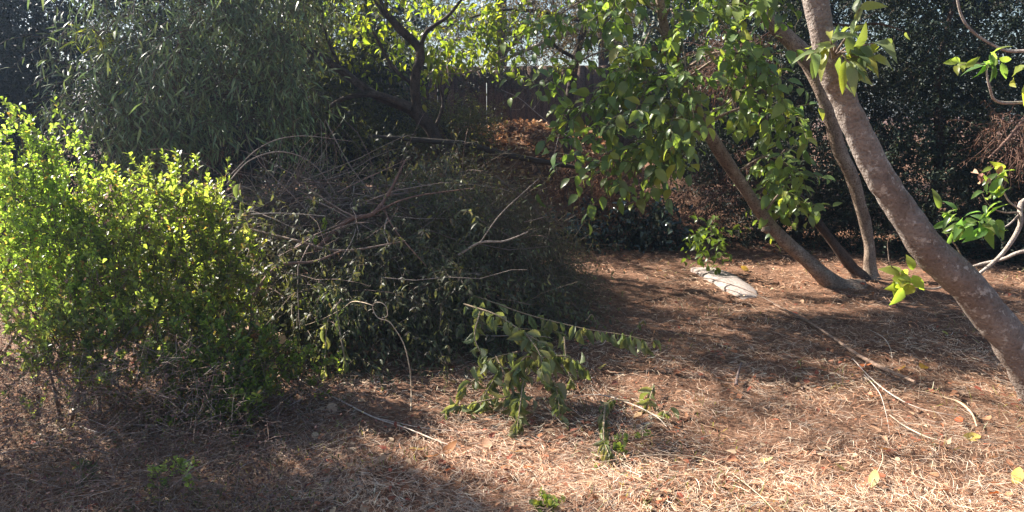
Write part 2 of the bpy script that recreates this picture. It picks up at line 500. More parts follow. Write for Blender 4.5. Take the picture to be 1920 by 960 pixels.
def build_litter():
    # straw and needles
    n = 190000
    X, Y = scatter_ground(n)
    lit = vnoise(X * 1.7 + 20, Y * 1.7)           # patches of redder and paler straw
    lit2 = vnoise(X * 5 + 7, Y * 5 + 30)
    keep = rng.random(n) < 0.26 + 1.0 * lit2
    X, Y, lit, lit2 = X[keep], Y[keep], lit[keep], lit2[keep]; n = len(X)
    flow = vnoise(X * 2.3 + 40, Y * 2.3 + 11) * 7
    yaw = np.where(rng.random(n) < 0.55, flow + rng.normal(size=n) * 0.5, rng.random(n) * 6.283)
    L = (0.025 + 0.075 * rng.random(n) ** 1.7) * (0.85 + 0.05 * Y)
    W = (0.0011 + 0.0011 * rng.random(n)) * (0.6 + 0.15 * Y)
    Z = H(X, Y) + 0.008 + rng.random(n) ** 2 * 0.035
    pale = np.array([0.58, 0.42, 0.295]); red = np.array([0.40, 0.185, 0.10]); tan = np.array([0.49, 0.305, 0.19]); grey = np.array([0.36, 0.28, 0.22]); straw = np.array([0.68, 0.55, 0.41])
    f = rng.random((n, 1)); base = np.where(f < 0.27, pale, np.where(f < 0.5, red, np.where(f < 0.76, tan, np.where(f < 0.91, grey, straw))))
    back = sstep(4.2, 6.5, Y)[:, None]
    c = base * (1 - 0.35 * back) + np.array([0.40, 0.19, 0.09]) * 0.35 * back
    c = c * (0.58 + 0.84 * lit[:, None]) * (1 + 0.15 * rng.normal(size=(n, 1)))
    mb = MB()
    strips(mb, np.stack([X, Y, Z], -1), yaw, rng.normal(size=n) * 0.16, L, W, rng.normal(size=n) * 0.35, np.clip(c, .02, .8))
    o = mb.build('pine_needles', M_needle, kind='stuff')
    tag(o, 'dry tan and reddish pine needles covering the ground', 'pine needles')
    # broken leaf flakes
    n = 19000
    X, Y = scatter_ground(n, 2.0, 10.5, 1.4)
    keep = rng.random(n) < 0.25 + vnoise(X * 3, Y * 3 + 50)
    X, Y = X[keep], Y[keep]; n = len(X)
    pos = np.stack([X, Y, H(X, Y) + 0.012 + 0.03 * rng.random(n) ** 2], -1)
    d = norm(np.stack([rng.normal(size=n), rng.normal(size=n), rng.normal(size=n) * 0.2], -1))
    nm = norm(np.stack([rng.normal(size=n) * .4, rng.normal(size=n) * .4, np.ones(n)], -1))
    c = palette(n, [(0.33, 0.15, 0.07), (0.42, 0.22, 0.11), (0.20, 0.09, 0.05), (0.45, 0.30, 0.18), (0.36, 0.11, 0.06), (0.50, 0.38, 0.24)], 0.2)
    L = 0.012 + 0.045 * rng.random(n) ** 3
    mb = MB(); add_leaves(mb, pos, d, nm, L, L * (0.35 + 0.3 * rng.random(n)), c, 'obovate')
    o = mb.build('leaf_litter', M_leaf_dry, kind='stuff')
    tag(o, 'small broken brown leaves mixed into the needle litter', 'leaf litter')
    # short grass and weeds
    n = 5200
    X, Y = scatter_ground(n, 2.0, 8, 1.7)
    m = vnoise(X * 2.2 + 70, Y * 2.2 + 3) * 0.7 + vnoise(X * 6 + 1, Y * 6) * 0.3
    keep = m > 0.6
    X, Y = X[keep], Y[keep]; n = len(X)
    L = 0.03 + 0.05 * rng.random(n)
    mb = MB()
    strips(mb, np.stack([X, Y, H(X, Y) + 0.015 + L * 0.3], -1), rng.random(n) * 6.28, 0.5 + 0.6 * rng.random(n), L, 0.003 + 0.002 * rng.random(n), rng.normal(size=n) * 0.5,
           palette(n, [(0.13, 0.18, 0.04), (0.22, 0.25, 0.07), (0.38, 0.34, 0.13)], 0.2))
    o = mb.build('grass_blades', M_leaf, kind='stuff')
    tag(o, 'sparse short green and straw grass poking through the litter', 'grass')
build_litter()

# ================================================================== TREE BUILDING
def limb(ctrl, rad, mat, parent, name='branch', sides=8, n=None, rough=0.1):
    mb = MB(); tube(mb, ctrl, rad, sides, n, rough)
    return mb.build(name, mat, parent, True)

def pix(path, Y):
    """[(px, py, width_px, depth)] -> centre line and radii"""
    pts, rad = [], []
    for q in path:
        yy = q[3] if len(q) > 3 else Y
        pts.append(P(q[0], q[1], yy)); rad.append(q[2] / FPX * yy * 0.5 * 0.8)
    return np.array(pts), np.array(rad)

def canopy(blobs, n_twigs, k, Ltw, leafL, leafW, cols, w, kind, mat, parent, droop=0.05, per=2, hang=0.25, shell=0.45, wob=0.2, upward=0.2, r0=0.003, twig_c=(0.12, 0.085, 0.065), a=0.5, first=1, name='foliage', jit=0.18, clumps=0, clump_r=.05, limbs=None, cull=None, twig_share=1.0, inward=0.0):
    s, out = in_blobs(blobs, n_twigs, shell)
    d = out * (0.7 - inward) + rng.normal(size=s.shape) * 0.6 + np.array([0, 0, upward])
    if clumps:
        i = rng.integers(0, clumps, n_twigs)
        s = s[i] + rng.normal(size=s.shape) * clump_r
        d = d[i] + rng.normal(size=s.shape) * .45
    if cull is not None:
        keep = cull(s); s, d = s[keep], d[keep]
    L = Ltw * (0.6 + 0.8 * rng.random(len(s)))
    pts = twig_paths(s, d, L, k, droop, wob)
    gz = H(pts[..., 0], pts[..., 1]) + 0.02
    pts[..., 2] = np.maximum(pts[..., 2], gz)
    p, dd, nn = leaf_nodes(pts, first, per, a, hang)
    n = len(p)
    # colours follow the twig so clumps read
    tw = np.tile(np.repeat(np.arange(len(s)), k - first), per)
    c = palette(n, cols, jit, w) * (0.8 + 0.4 * rng.random(len(s)))[tw][:, None]
    sz = (0.65 + 0.6 * rng.random(n))
    mb = MB(); add_leaves(mb, p, dd, nn, leafL * sz, leafW * sz * (0.85 + 0.3 * rng.random(n)), np.clip(c, .005, .8), kind)
    f = mb.build(name, mat, parent, kind='stuff')
    m = max(1, int(len(pts) * twig_share))
    mt = MB(); twig_tubes(mt, pts[:m, ::2], r0, r0 * 0.35, 3, twig_c)
    mt.build('twigs', M_twig, parent, kind='stuff')
    return pts

def limbs_to(blobs, trunk_pts, rad0, mat, parent, sides=6, name='branch', rough=0.12):
    for c, r, _ in blobs:
        c = np.array(c, float)
        i = np.argmin(np.linalg.norm(trunk_pts - c, axis=1) + 0.7 * np.abs(trunk_pts[:, 2] - c[2] + 0.3))
        s = trunk_pts[i]
        mid = (s + c) / 2 + rng.normal(size=3) * 0.12 * np.linalg.norm(c - s) + np.array([0, 0, 0.1])
        limb([s, mid, c + rng.normal(size=3) * 0.05], [rad0, rad0 * .6, rad0 * .18], mat, parent, name, sides, 14, rough)

# ------------------------------------------------------------------ board fence at the back
def build_fence():
    root = thing('board_fence', 'weathered dark brown vertical board fence behind the dry leaf heap', 'fence', (0.3, 13.0, 0.7), None, 'thing')
    M_fence = bark_mat('fence_wood', (0.12, 0.075, 0.055), (0.23, 0.155, 0.115), None, 9, 0.5, (6, 6, 0.5))
    x = -7.0; top = 2.22
    variants = []
    for v in range(5):
        w = 0.152; h = 2.0
        b = MB()
        dz = [0, .01, -.006, .014, .004][v]
        x0, x1 = 0.0, w
        V = np.array([(x0, 0, 0), (x1, 0, 0), (x1, .02, 0), (x0, .02, 0),
                      (x0, 0, h + dz - .012), (x0 + .02, 0, h + dz), (x1 - .02, 0, h + dz), (x1, 0, h + dz - .012),
                      (x0, .02, h + dz - .012), (x0 + .02, .02, h + dz), (x1 - .02, .02, h + dz), (x1, .02, h + dz - .012)], float)
        Q = [(0, 1, 7, 4), (4, 7, 6, 5), (3, 8, 11, 2), (8, 9, 10, 11), (0, 4, 8, 3), (1, 2, 11, 7), (4, 5, 9, 8), (5, 6, 10, 9), (6, 7, 11, 10), (0, 3, 2, 1)]
        variants.append(make_mesh('board', V, [np.array(Q)], M_fence))
    i = 0
    while x < 5.0:
        o = bpy.data.objects.new('board', variants[int(rng.integers(5))])
        col.objects.link(o); o.parent = root
        o.location = (x - 0.3, (.012 if i % 2 else -.012) + float(rng.normal() * 0.002), top - 2.0 - 0.7)
        o.rotation_euler = (0, float(rng.normal() * 0.004), 0)
        x += 0.1395; i += 1
    def rail(z, y0):
        mb = MB(); tube(mb, [(-7, y0, z), (-1, y0, z), (5, y0, z)], [.05, .05, .05], 4, 6)
        mb.build('rail', M_fence, root)
    rail(2.0, 13.07); rail(0.6, 13.07)
    for px_ in (-6.9, -4.5, -2.1, 0.3, 2.7, 4.9):
        mb = MB(); tube(mb, [(px_, 13.16, 0.0), (px_, 13.16, 1.2), (px_, 13.16, 2.18)], [.06, .06, .06], 4, 4)
        mb.build('post', M_fence, root)
build_fence()

# ------------------------------------------------------------------ background trees
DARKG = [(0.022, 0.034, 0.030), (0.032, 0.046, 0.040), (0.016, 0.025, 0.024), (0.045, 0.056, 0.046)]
def evergreen(name, label, base, h, blobs, n, leafL, leafW, cols=DARKG, mat=None, group=None, trunk_r=0.11, kind='diamond', k=7, Ltw=0.4, cat='tree', cull=None, per=2):
    root = thing(name, label, cat, base, group)
    b = np.array(base, float)
    tr = [b + (0, 0, -0.1), b + (0.1, 0.05, h * .3), b + (-0.05, 0, h * .6), b + (0.1, 0, h * .95)]
    mb = MB(); p, r, t = tube(mb, tr, [trunk_r * 1.3, trunk_r, trunk_r * .7, trunk_r * .2], 9, 30, 0.15)
    mb.build('trunk', M_bark_dark, root, True)
    limbs_to(blobs, p, trunk_r * .45, M_bark_dark, root)
    canopy(blobs, n, k, Ltw, leafL, leafW, cols, None, kind, mat or M_leaf_dark, root, per=per, shell=0.55, cull=cull, twig_share=.18, clumps=n // 7, clump_r=.09)
    return root

# tall dark trees on the left, behind everything
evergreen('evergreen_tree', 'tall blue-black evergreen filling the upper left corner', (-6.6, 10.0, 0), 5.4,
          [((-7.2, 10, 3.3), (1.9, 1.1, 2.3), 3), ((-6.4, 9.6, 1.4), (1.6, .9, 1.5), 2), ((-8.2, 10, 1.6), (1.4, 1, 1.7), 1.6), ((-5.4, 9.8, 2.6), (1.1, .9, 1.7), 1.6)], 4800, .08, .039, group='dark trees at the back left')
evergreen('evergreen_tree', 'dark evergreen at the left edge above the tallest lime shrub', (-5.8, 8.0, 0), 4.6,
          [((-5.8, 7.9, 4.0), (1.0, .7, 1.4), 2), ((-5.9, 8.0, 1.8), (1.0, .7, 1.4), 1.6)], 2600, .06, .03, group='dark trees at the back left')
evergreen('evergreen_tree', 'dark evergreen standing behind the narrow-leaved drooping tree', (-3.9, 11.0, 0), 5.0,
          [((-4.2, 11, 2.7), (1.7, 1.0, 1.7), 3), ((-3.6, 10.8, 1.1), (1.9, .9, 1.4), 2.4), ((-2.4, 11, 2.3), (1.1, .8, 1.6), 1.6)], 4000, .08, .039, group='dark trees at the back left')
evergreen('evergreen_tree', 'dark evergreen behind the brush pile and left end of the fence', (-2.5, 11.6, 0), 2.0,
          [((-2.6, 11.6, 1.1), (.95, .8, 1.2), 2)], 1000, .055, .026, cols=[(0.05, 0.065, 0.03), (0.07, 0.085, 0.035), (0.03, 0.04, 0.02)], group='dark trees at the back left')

# dense small-leaved shrubs behind the trunks on the right
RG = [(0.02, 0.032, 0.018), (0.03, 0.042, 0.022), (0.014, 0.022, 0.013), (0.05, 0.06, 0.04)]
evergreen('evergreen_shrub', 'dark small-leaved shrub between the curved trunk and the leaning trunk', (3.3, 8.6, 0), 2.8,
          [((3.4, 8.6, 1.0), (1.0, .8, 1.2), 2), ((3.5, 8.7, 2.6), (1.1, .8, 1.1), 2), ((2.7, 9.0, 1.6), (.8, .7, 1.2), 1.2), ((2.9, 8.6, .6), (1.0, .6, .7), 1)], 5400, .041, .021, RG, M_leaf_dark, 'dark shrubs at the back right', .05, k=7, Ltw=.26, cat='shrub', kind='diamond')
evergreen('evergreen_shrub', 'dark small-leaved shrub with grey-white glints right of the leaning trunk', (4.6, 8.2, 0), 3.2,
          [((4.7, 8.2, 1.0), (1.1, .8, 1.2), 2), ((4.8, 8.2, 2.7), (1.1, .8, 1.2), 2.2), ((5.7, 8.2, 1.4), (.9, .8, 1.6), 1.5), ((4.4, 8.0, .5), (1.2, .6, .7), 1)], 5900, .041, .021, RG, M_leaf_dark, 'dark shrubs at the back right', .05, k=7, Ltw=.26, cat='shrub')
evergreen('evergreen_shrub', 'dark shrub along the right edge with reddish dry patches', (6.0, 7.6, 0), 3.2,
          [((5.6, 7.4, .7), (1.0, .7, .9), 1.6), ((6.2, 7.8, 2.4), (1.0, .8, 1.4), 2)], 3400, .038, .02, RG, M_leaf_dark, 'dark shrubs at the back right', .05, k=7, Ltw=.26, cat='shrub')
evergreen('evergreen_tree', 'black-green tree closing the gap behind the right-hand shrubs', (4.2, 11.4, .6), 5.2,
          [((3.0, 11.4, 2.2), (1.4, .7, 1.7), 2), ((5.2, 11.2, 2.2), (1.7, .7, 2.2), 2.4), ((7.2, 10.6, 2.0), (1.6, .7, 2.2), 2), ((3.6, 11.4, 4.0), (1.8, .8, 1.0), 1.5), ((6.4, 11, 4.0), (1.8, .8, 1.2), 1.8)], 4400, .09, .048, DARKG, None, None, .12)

# dry brown hanging growth inside the right shrubs
def dry_mass(name, label, blobs, n, cols, Ltw=.3, hang=.8, base=None, group=None):
    root = thing(name, label, 'dry branch', base if base is not None else blobs[0][0], group)
    canopy(blobs, n, 7, Ltw, .05, .007, cols, None, 'lance', M_leaf_dry, root, droop=.12, per=2, hang=hang, shell=.2, twig_c=(0.16, 0.085, 0.06))
    mb = MB(); c = np.array(blobs[0][0], float); r = np.array(blobs[0][1], float)
    tube(mb, [c + (r[0], .1, r[2]), c, c - (r[0] * .8, 0, r[2] * .9)], [.018, .013, .006], 6, 12, .1, (0.2, 0.12, 0.09))
    mb.build('stem', M_twig, root)
RUST = [(0.10, 0.05, 0.034), (0.075, 0.034, 0.024), (0.15, 0.085, 0.06), (0.045, 0.024, 0.018)]
dry_mass('dead_branch', 'rust brown dead spray at the right edge below the leafy twig', [(P(1890, 260, 7.0), (.2, .2, .2), 1)], 90, RUST, group='dead brown sprays')
dry_mass('dead_branch', 'rust brown dead spray low behind the tan leaning trunk', [(P(1330, 375, 8.3), (.4, .3, .25), 1), (P(1400, 330, 8.2), (.3, .3, .3), .6)], 240, RUST, group='dead brown sprays')
dry_mass('dead_branch', 'rust brown dead spray hanging high among the broad leaves', [(P(1370, 120, 7.2), (.22, .2, .2), 1)], 220, RUST, group='dead brown sprays')

# trees beyond the fence, sky between them
def far_tree(label, base, h, blobs, n, cols, lean=0.0):
    root = thing('garden_tree', label, 'tree', base, 'trees beyond the fence')
    b = np.array(base, float)
    mb = MB(); p, r, t = tube(mb, [b, b + (lean * .3, 0, h * .35), b + (lean * .5, 0, h * .6), b + (lean, 0, h)], [.17, .13, .1, .03], 9, 24, .12)
    mb.build('trunk', M_bark_dark, root, True)
    limbs_to(blobs, p, .06, M_bark_dark, root)
    canopy(blobs, n, 7, .5, .07, .028, cols, None, 'diamond', M_leaf, root, shell=.3)
BR = [(0.10, 0.07, 0.045), (0.14, 0.10, 0.06), (0.07, 0.075, 0.035), (0.06, 0.05, 0.035)]
GR = [(0.07, 0.085, 0.03), (0.10, 0.12, 0.035), (0.05, 0.06, 0.025)]
far_tree('slim brownish tree just beyond the fence under the sky gaps', (-0.3, 16.0, .3), 5, [((-.4, 16, 3.7), (1.2, .8, .75), 2), ((.8, 16, 4.1), (.8, .7, .6), 1), ((-.4, 15.6, 2.95), (1.2, .5, .38), 1.2), ((.9, 15.6, 2.9), (.9, .5, .4), 1)], 1000, BR, .2)
far_tree('bare-limbed tree with forked dark trunk beyond the fence', (2.0, 15.2, .3), 5, [((1.9, 15.2, 3.8), (.9, .8, .6), 2), ((2.6, 15.2, 3.0), (.6, .6, .7), 1.4), ((1.35, 15.3, 3.0), (.35, .5, .3), .45)], 720, BR, -.5)
far_tree('green tree beyond the left part of the fence', (-3.2, 16.5, .3), 5.5, [((-3.2, 16.5, 3.6), (1.8, 1, 1.5), 2), ((-1.9, 16.5, 2.9), (.9, .8, .8), 1)], 1300, GR, .3)
far_tree('green tree rising beyond the right end of the fence', (5.0, 16.5, .3), 6, [((4.6, 16.5, 3.6), (1.9, 1, 1.7), 2), ((3.4, 16.2, 2.7), (1.0, .8, .9), 1)], 1400, GR, -.2)

# ------------------------------------------------------------------ heap of dry leaves before the fence
def build_heap():
    c = np.array([0.15, 10.6]); root = thing('dry_leaf_heap', 'heap of orange-brown dry leaves at the foot of the fence', 'leaf heap', (c[0], c[1], .6))
    g = 26
    u, v = np.meshgrid(np.linspace(-1, 1, g), np.linspace(-1, 1, g))
    X = c[0] + u * 1.5; Y = c[1] + v * 1.1
    hh = lambda X, Y: np.maximum(0, 1 - ((X - c[0]) / 1.5) ** 2 - ((Y - c[1]) / 1.1) ** 2) ** .7 * (.48 + .22 * vnoise(X * 3, Y * 3)) 
    Z = H(X, Y) - .02 + hh(X, Y)
    i = np.arange(g - 1)[:, None] * g + np.arange(g - 1)[None]
    q = np.stack([i, i + 1, i + g + 1, i + g], -1).reshape(-1, 4)
    link('mound', make_mesh('mound', np.stack([X, Y, Z], -1).reshape(-1, 3), [q], M_soil, None, True), root)
    n = 5200
    a = rng.random(n) * 6.283; r = np.sqrt(rng.random(n))
    X = c[0] + np.cos(a) * r * 1.5; Y = c[1] + np.sin(a) * r * 1.1
    pos = np.stack([X, Y, H(X, Y) + hh(X, Y) + .04 * rng.random(n)], -1)
    mb = MB()
    L = .05 + .06 * rng.random(n)
    add_leaves(mb, pos, rng.normal(size=(n, 3)) * (1, 1, .5), norm(rng.normal(size=(n, 3)) * .6 + (0, 0, 1)), L, L * .45,
               palette(n, [(0.34, 0.185, 0.10), (0.42, 0.26, 0.15), (0.25, 0.13, 0.075), (0.48, 0.34, 0.21)], .2), 'obovate')
    mb.build('dry_leaves', M_leaf_dry, root, kind='stuff')
build_heap()

# ------------------------------------------------------------------ leaves that can be picked out one by one
def leaf_variants(kind, mat, cols, ratios=(.42, .5, .56), curl=(0, .12, .25)):
    out = []
    V0, T, Q = TPL[kind]
    for c in cols:
        for q, r in enumerate(ratios):
            V = V0.copy(); V[:, 1] *= r
            V[:, 2] = V[:, 2] * .9 - curl[q] * V[:, 0] ** 2 + 0.03 * np.sin(V[:, 0] * 9 + q) * np.sign(V[:, 1])
            fs = ([np.array(T)] if T else []) + ([np.array(Q)] if Q else [])
            out.append(make_mesh('leaf', V, fs, mat, np.broadcast_to(np.array(c, float), V.shape), True))
    return out

def leaf_parts(parent, pos, d, nrm, L, variants, name='leaf', pick=None):
    d = norm(np.asarray(d, float)); s = norm(np.cross(d, nrm)); w = np.cross(s, d)
    inv = Matrix.Translation(BASES[parent.name]['base'] if parent.name in BASES else Vector((0, 0, 0))).inverted()
    for i in range(len(pos)):
        v = variants[int(rng.integers(len(variants)))] if pick is None else variants[int(pick[i])]
        o = bpy.data.objects.new(name, v); col.objects.link(o); o.parent = parent
        l = float(L[i])
        m = Matrix(((d[i, 0] * l, s[i, 0] * l, w[i, 0] * l, pos[i, 0]), (d[i, 1] * l, s[i, 1] * l, w[i, 1] * l, pos[i, 1]),
                    (d[i, 2] * l, s[i, 2] * l, w[i, 2] * l, pos[i, 2]), (0, 0, 0, 1)))
        o.matrix_parent_inverse = inv
        o.matrix_basis = m

# ------------------------------------------------------------------ the broad-leaved tree with the tan leaning trunk
def build_broadleaf():
    b = G(1568, 536)
    root = thing('broadleaf_tree', 'broad-leaved tree with tan leaning trunk and drooping bright green leaves', 'tree', b)
    yb = b[1]
    pts, rad = pix([(1598, 556, 92), (1567, 535, 50), (1512, 488, 33), (1447, 426, 27), (1402, 362, 27), (1345, 275, 30), (1305, 205, 26), (1262, 110, 22), (1240, 20, 18), (1230, -90, 12)], yb)
    pts[3:, 1] -= np.linspace(0.02, .5, len(pts) - 3)
    for i in range(3, len(pts)):
        q = [(1447, 426), (1402, 362), (1345, 275), (1305, 205), (1262, 110), (1240, 20), (1230, -90)][i - 3]
        pts[i] = P(q[0], q[1], pts[i, 1])
    mb = MB(); p, r, t = tube(mb, pts, rad, 12, 60, .1)
    # knot where a limb was cut
    k = P(1436, 432, yb - .12); tube(mb, [k + (.02, .02, 0), k + (-.03, -.01, .01)], [.035, .02], 8, 4)
    mb.build('trunk', M_bark_mid, root, True)
    st, sr = pix([(1628, 534, 52), (1598, 502, 26), (1560, 452, 22), (1503, 378, 21), (1455, 300, 18), (1425, 200, 15), (1400, 90, 11), (1390, -40, 8)], yb + .25)
    mb = MB(); p2, _, _ = tube(mb, st, sr, 9, 44, .12); mb.build('stem', M_bark_dark, root, True)
    allp = np.vstack([p[12:], p2[18:]])
    # limbs reaching left and right with hanging leafy twigs
    T = [(1010, 160, 6.0), (1040, 250, 5.8), (1070, 290, 5.7), (1120, 60, 6.2), (1110, 330, 5.8), (1190, 130, 5.6), (1180, 230, 5.4), (1200, 300, 5.6), (1165, 335, 5.8), (1270, 60, 5.6), (1290, 170, 5.3), (1250, 260, 5.2), (1285, 270, 5.6),
         (1380, 70, 5.8), (1390, 185, 6.0), (1430, 250, 6.7), (1470, 150, 5.6), (1500, 230, 5.8), (1500, 330, 6.0), (1465, 330, 6.6), (1440, 385, 6.6), (1500, 390, 6.3), (1200, -20, 5.8), (1350, -20, 5.6), (1090, 0, 6.2), (1430, 10, 6.0), (1150, 20, 5.9), (1240, 315, 5.7), (1100, 200, 5.9), (1340, 225, 6.8), (1420, 130, 5.7), (1160, 180, 5.7), (1000, 60, 6.3), (1240, 190, 5.5)]
    S, D, Ls = [], [], []
    for (x, y, Y) in T:
        c = P(x, y, Y)
        i = np.argmin(np.linalg.norm(allp - c, axis=1) + .6 * np.maximum(0, allp[:, 2] - c[2] - .3) + .5 * np.maximum(0, c[2] - allp[:, 2]))
        s = allp[i]; v = c - s
        mid = s + v * .5 + np.array([0, 0, .12 + .1 * rng.random()])
        path = catmull(np.array([s, mid, c]), 12)
        limb([s, mid, c], [.013, .009, .003], M_bark_mid, root, 'branch', 6, 14, .1)
        for _ in range(16):
            j = int(rng.integers(7, 12)); S.append(path[j] + rng.normal(size=3) * .02); dv = norm(v) * .5 + rng.normal(size=3) * .6; D.append(dv); Ls.append(.16 + .24 * rng.random())
    S, D = np.array(S), np.array(D)
    pts = twig_paths(S, D, np.array(Ls), 6, .1, .2)
    mt = MB(); twig_tubes(mt, pts, .0035, .0015, 4, (0.13, 0.12, 0.06)); mt.build('twigs', M_twig, root, kind='stuff')
    pp, dd, nn = leaf_nodes(pts, 1, 1, .6, .5, .9)
    keep = rng.random(len(pp)) < .82
    pp, dd, nn = pp[keep], dd[keep], nn[keep]
    nn = norm(nn + np.array([-.25, -.25, .5]))
    n = len(pp); L = .055 + .078 * rng.random(n)
    near = np.argsort(np.linalg.norm(pp - (0, 0, EYE), axis=1) / L)
    # keep to the 300 that show largest inside the photograph
    inside = np.array([i for i in near if pp[i, 2] < EYE + pp[i, 1] * .15])
    big = inside[:298]; rest = np.setdiff1d(np.arange(n), big)
    COLS = [(0.125, 0.18, 0.06), (0.16, 0.215, 0.065), (0.095, 0.15, 0.055), (0.20, 0.245, 0.065), (0.30, 0.30, 0.06)]
    var = leaf_variants('ovate', M_leaf, COLS, (.5, .57, .64))
    w = np.array([.28, .26, .2, .2, .06])
    pick = rng.choice(5, len(big), p=w) * 3 + rng.integers(0, 3, len(big))
    leaf_parts(root, pp[big], dd[big], nn[big], L[big], var, pick=pick)
    mb = MB(); add_leaves(mb, pp[rest], dd[rest], nn[rest], L[rest], L[rest] * .57, palette(len(rest), COLS, .15, w), 'ovate')
    mb.build('foliage', M_leaf, root, True, 'stuff')
build_broadleaf()

# ------------------------------------------------------------------ dark curved tree behind the main trunk
def build_curved():
    b = G(1632, 522)
    root = thing('curved_tree', 'slender dark-barked tree curving up behind the big leaning trunk', 'tree', b)
    Y = b[1]
    pts, rad = pix([(1637, 538, 58), (1632, 505, 29), (1630, 460, 25), (1618, 400, 26), (1598, 335, 29), (1573, 280, 31), (1556, 215, 33), (1530, 140, 36), (1500, 95, 38), (1450, 45, 34), (1385, -12, 30), (1300, -80, 22)], Y)
    mb = MB(); p, r, t = tube(mb, pts, rad, 11, 60, .1); mb.build('trunk', M_bark_mid, root, True)
    blobs = [(P(1330, -120, Y), (.6, .5, .4), 1), (P(1480, -140, Y), (.6, .5, .4), 1)]
    limbs_to(blobs, p, .03, M_bark_mid, root)
    canopy(blobs, 260, 6, .35, .1, .05, [(0.065, 0.12, 0.03), (0.09, 0.15, 0.035)], None, 'ovate', M_leaf, root, per=1, hang=.6)
build_curved()

# ------------------------------------------------------------------ the big leaning trunk in front on the right
def sprig(root, path, rads, mat, leaves, variants, L, side_spread=.8, hang=.35, face=(-.2, -.4, .6)):
    """a bare twig with leaves at given fractions"""
    mb = MB(); p, r, t = tube(mb, path, rads, 7, 26, .12); tw = mb.build('twig', mat, root, True)
    pos, d = [], []
    for f in leaves:
        i = min(len(p) - 1, int(f * (len(p) - 1)))
        pos.append(p[i]); d.append(t[i] * .5 + norm(rng.normal(size=3)) * side_spread + np.array([0, 0, -hang]))
    pos, d = np.array(pos), norm(np.array(d))
    nr = norm(np.array(face) + .35 * rng.normal(size=d.shape))
    leaf_parts(tw, pos, d, nr, L * (.7 + .6 * rng.random(len(pos))), variants)

M_leaf_tuft = leaf_mat('leaf_pale_tuft', .4, .4, (1.7, 1.8, .6), .5)
BRIGHT = [(0.13, 0.18, 0.08), (0.18, 0.23, 0.10), (0.24, 0.28, 0.13), (0.26, 0.27, 0.06)]
def build_leaning():
    base = P(1962, 792, 3.75)
    root = thing('leaning_tree', 'large grey-brown trunk leaning in from the right edge with a leaf tuft', 'tree', base)
    line = [(1990, 850, 100), (1968, 775, 92), (1950, 730, 84), (1922, 680, 74), (1888, 630, 68), (1848, 580, 66), (1808, 530, 65), (1752, 480, 63), (1728, 450, 60), (1695, 400, 56), (1662, 350, 52), (1634, 300, 49),
            (1610, 250, 46), (1588, 200, 44), (1568, 150, 45), (1549, 95, 42), (1528, 0, 42), (1508, -90, 38), (1480, -200, 32)]
    pts = np.array([P(x, y, Y) for (x, y, w), Y in zip(line, np.linspace(3.75, 3.6, len(line)))])
    rad = np.array([w / FPX * 3.68 * .5 for _, _, w in line])
    mb = MB(); p, r, t = tube(mb, pts, rad, 28, 150, .07)
    V = mb.V[0].reshape(150, 28, 3)
    for (x, y, amp, s) in ((1632, 358, .014, .05), (1678, 434, .018, .045), (1548, 150, .012, .05), (1850, 650, .010, .06), (1590, 262, .008, .04), (1720, 420, .008, .04), (1790, 520, .008, .05)):
        c = P(x, y, 3.62)
        d2 = ((V - c) ** 2).sum(-1); k = np.exp(-d2 / s ** 2)[..., None]
        V += norm(V - p[:, None]) * k * amp
    mb.V[0] = V.reshape(-1, 3)
    mb.build('trunk', M_bark_main, root, True)
    var = leaf_variants('ovate', M_leaf_tuft, BRIGHT, (.3, .36, .42), (.1, .3, .5))
    # upper tuft of leaves growing from short twigs on the trunk
    a = P(1562, 108, 3.5)
    for (x1, y1, x2, y2, n, L) in ((1650, 78, 1605, 88, 12, .12), (1525, 100, 1545, 92, 7, .11), (1600, 125, 1585, 110, 9, .12), (1612, 15, 1600, 55, 8, .08), (1555, 60, 1560, 85, 5, .09), (1630, 110, 1600, 105, 8, .11)):
        m = P(x2, y2, 3.42); e = P(x1, y1, 3.38)
        sprig(root, [a, (a + m) / 2 + (0, -.02, .02), m, e], [.007, .005, .004, .002], M_bark_mid, np.linspace(.45, 1, n), var, L, .75, .45)
    # dark twig arching right from the tuft
    sprig(root, [P(1560, 45, 3.6), P(1600, 48, 3.5), P(1650, 45, 3.5), P(1705, 62, 3.5)], [.008, .006, .005, .002], M_bark_dark, [.98], var, .05)
    # crown above the frame
    blobs = [(pts[-1] + (0.1, 0, .5), (.7, .6, .45), 2), (pts[-1] + (.9, .3, .6), (.6, .5, .4), 1)]
    limbs_to(blobs, p, .03, M_bark_mid, root)
    canopy(blobs, 130, 6, .3, .12, .055, BRIGHT, None, 'ovate', M_leaf, root, per=1, hang=.5)
build_leaning()

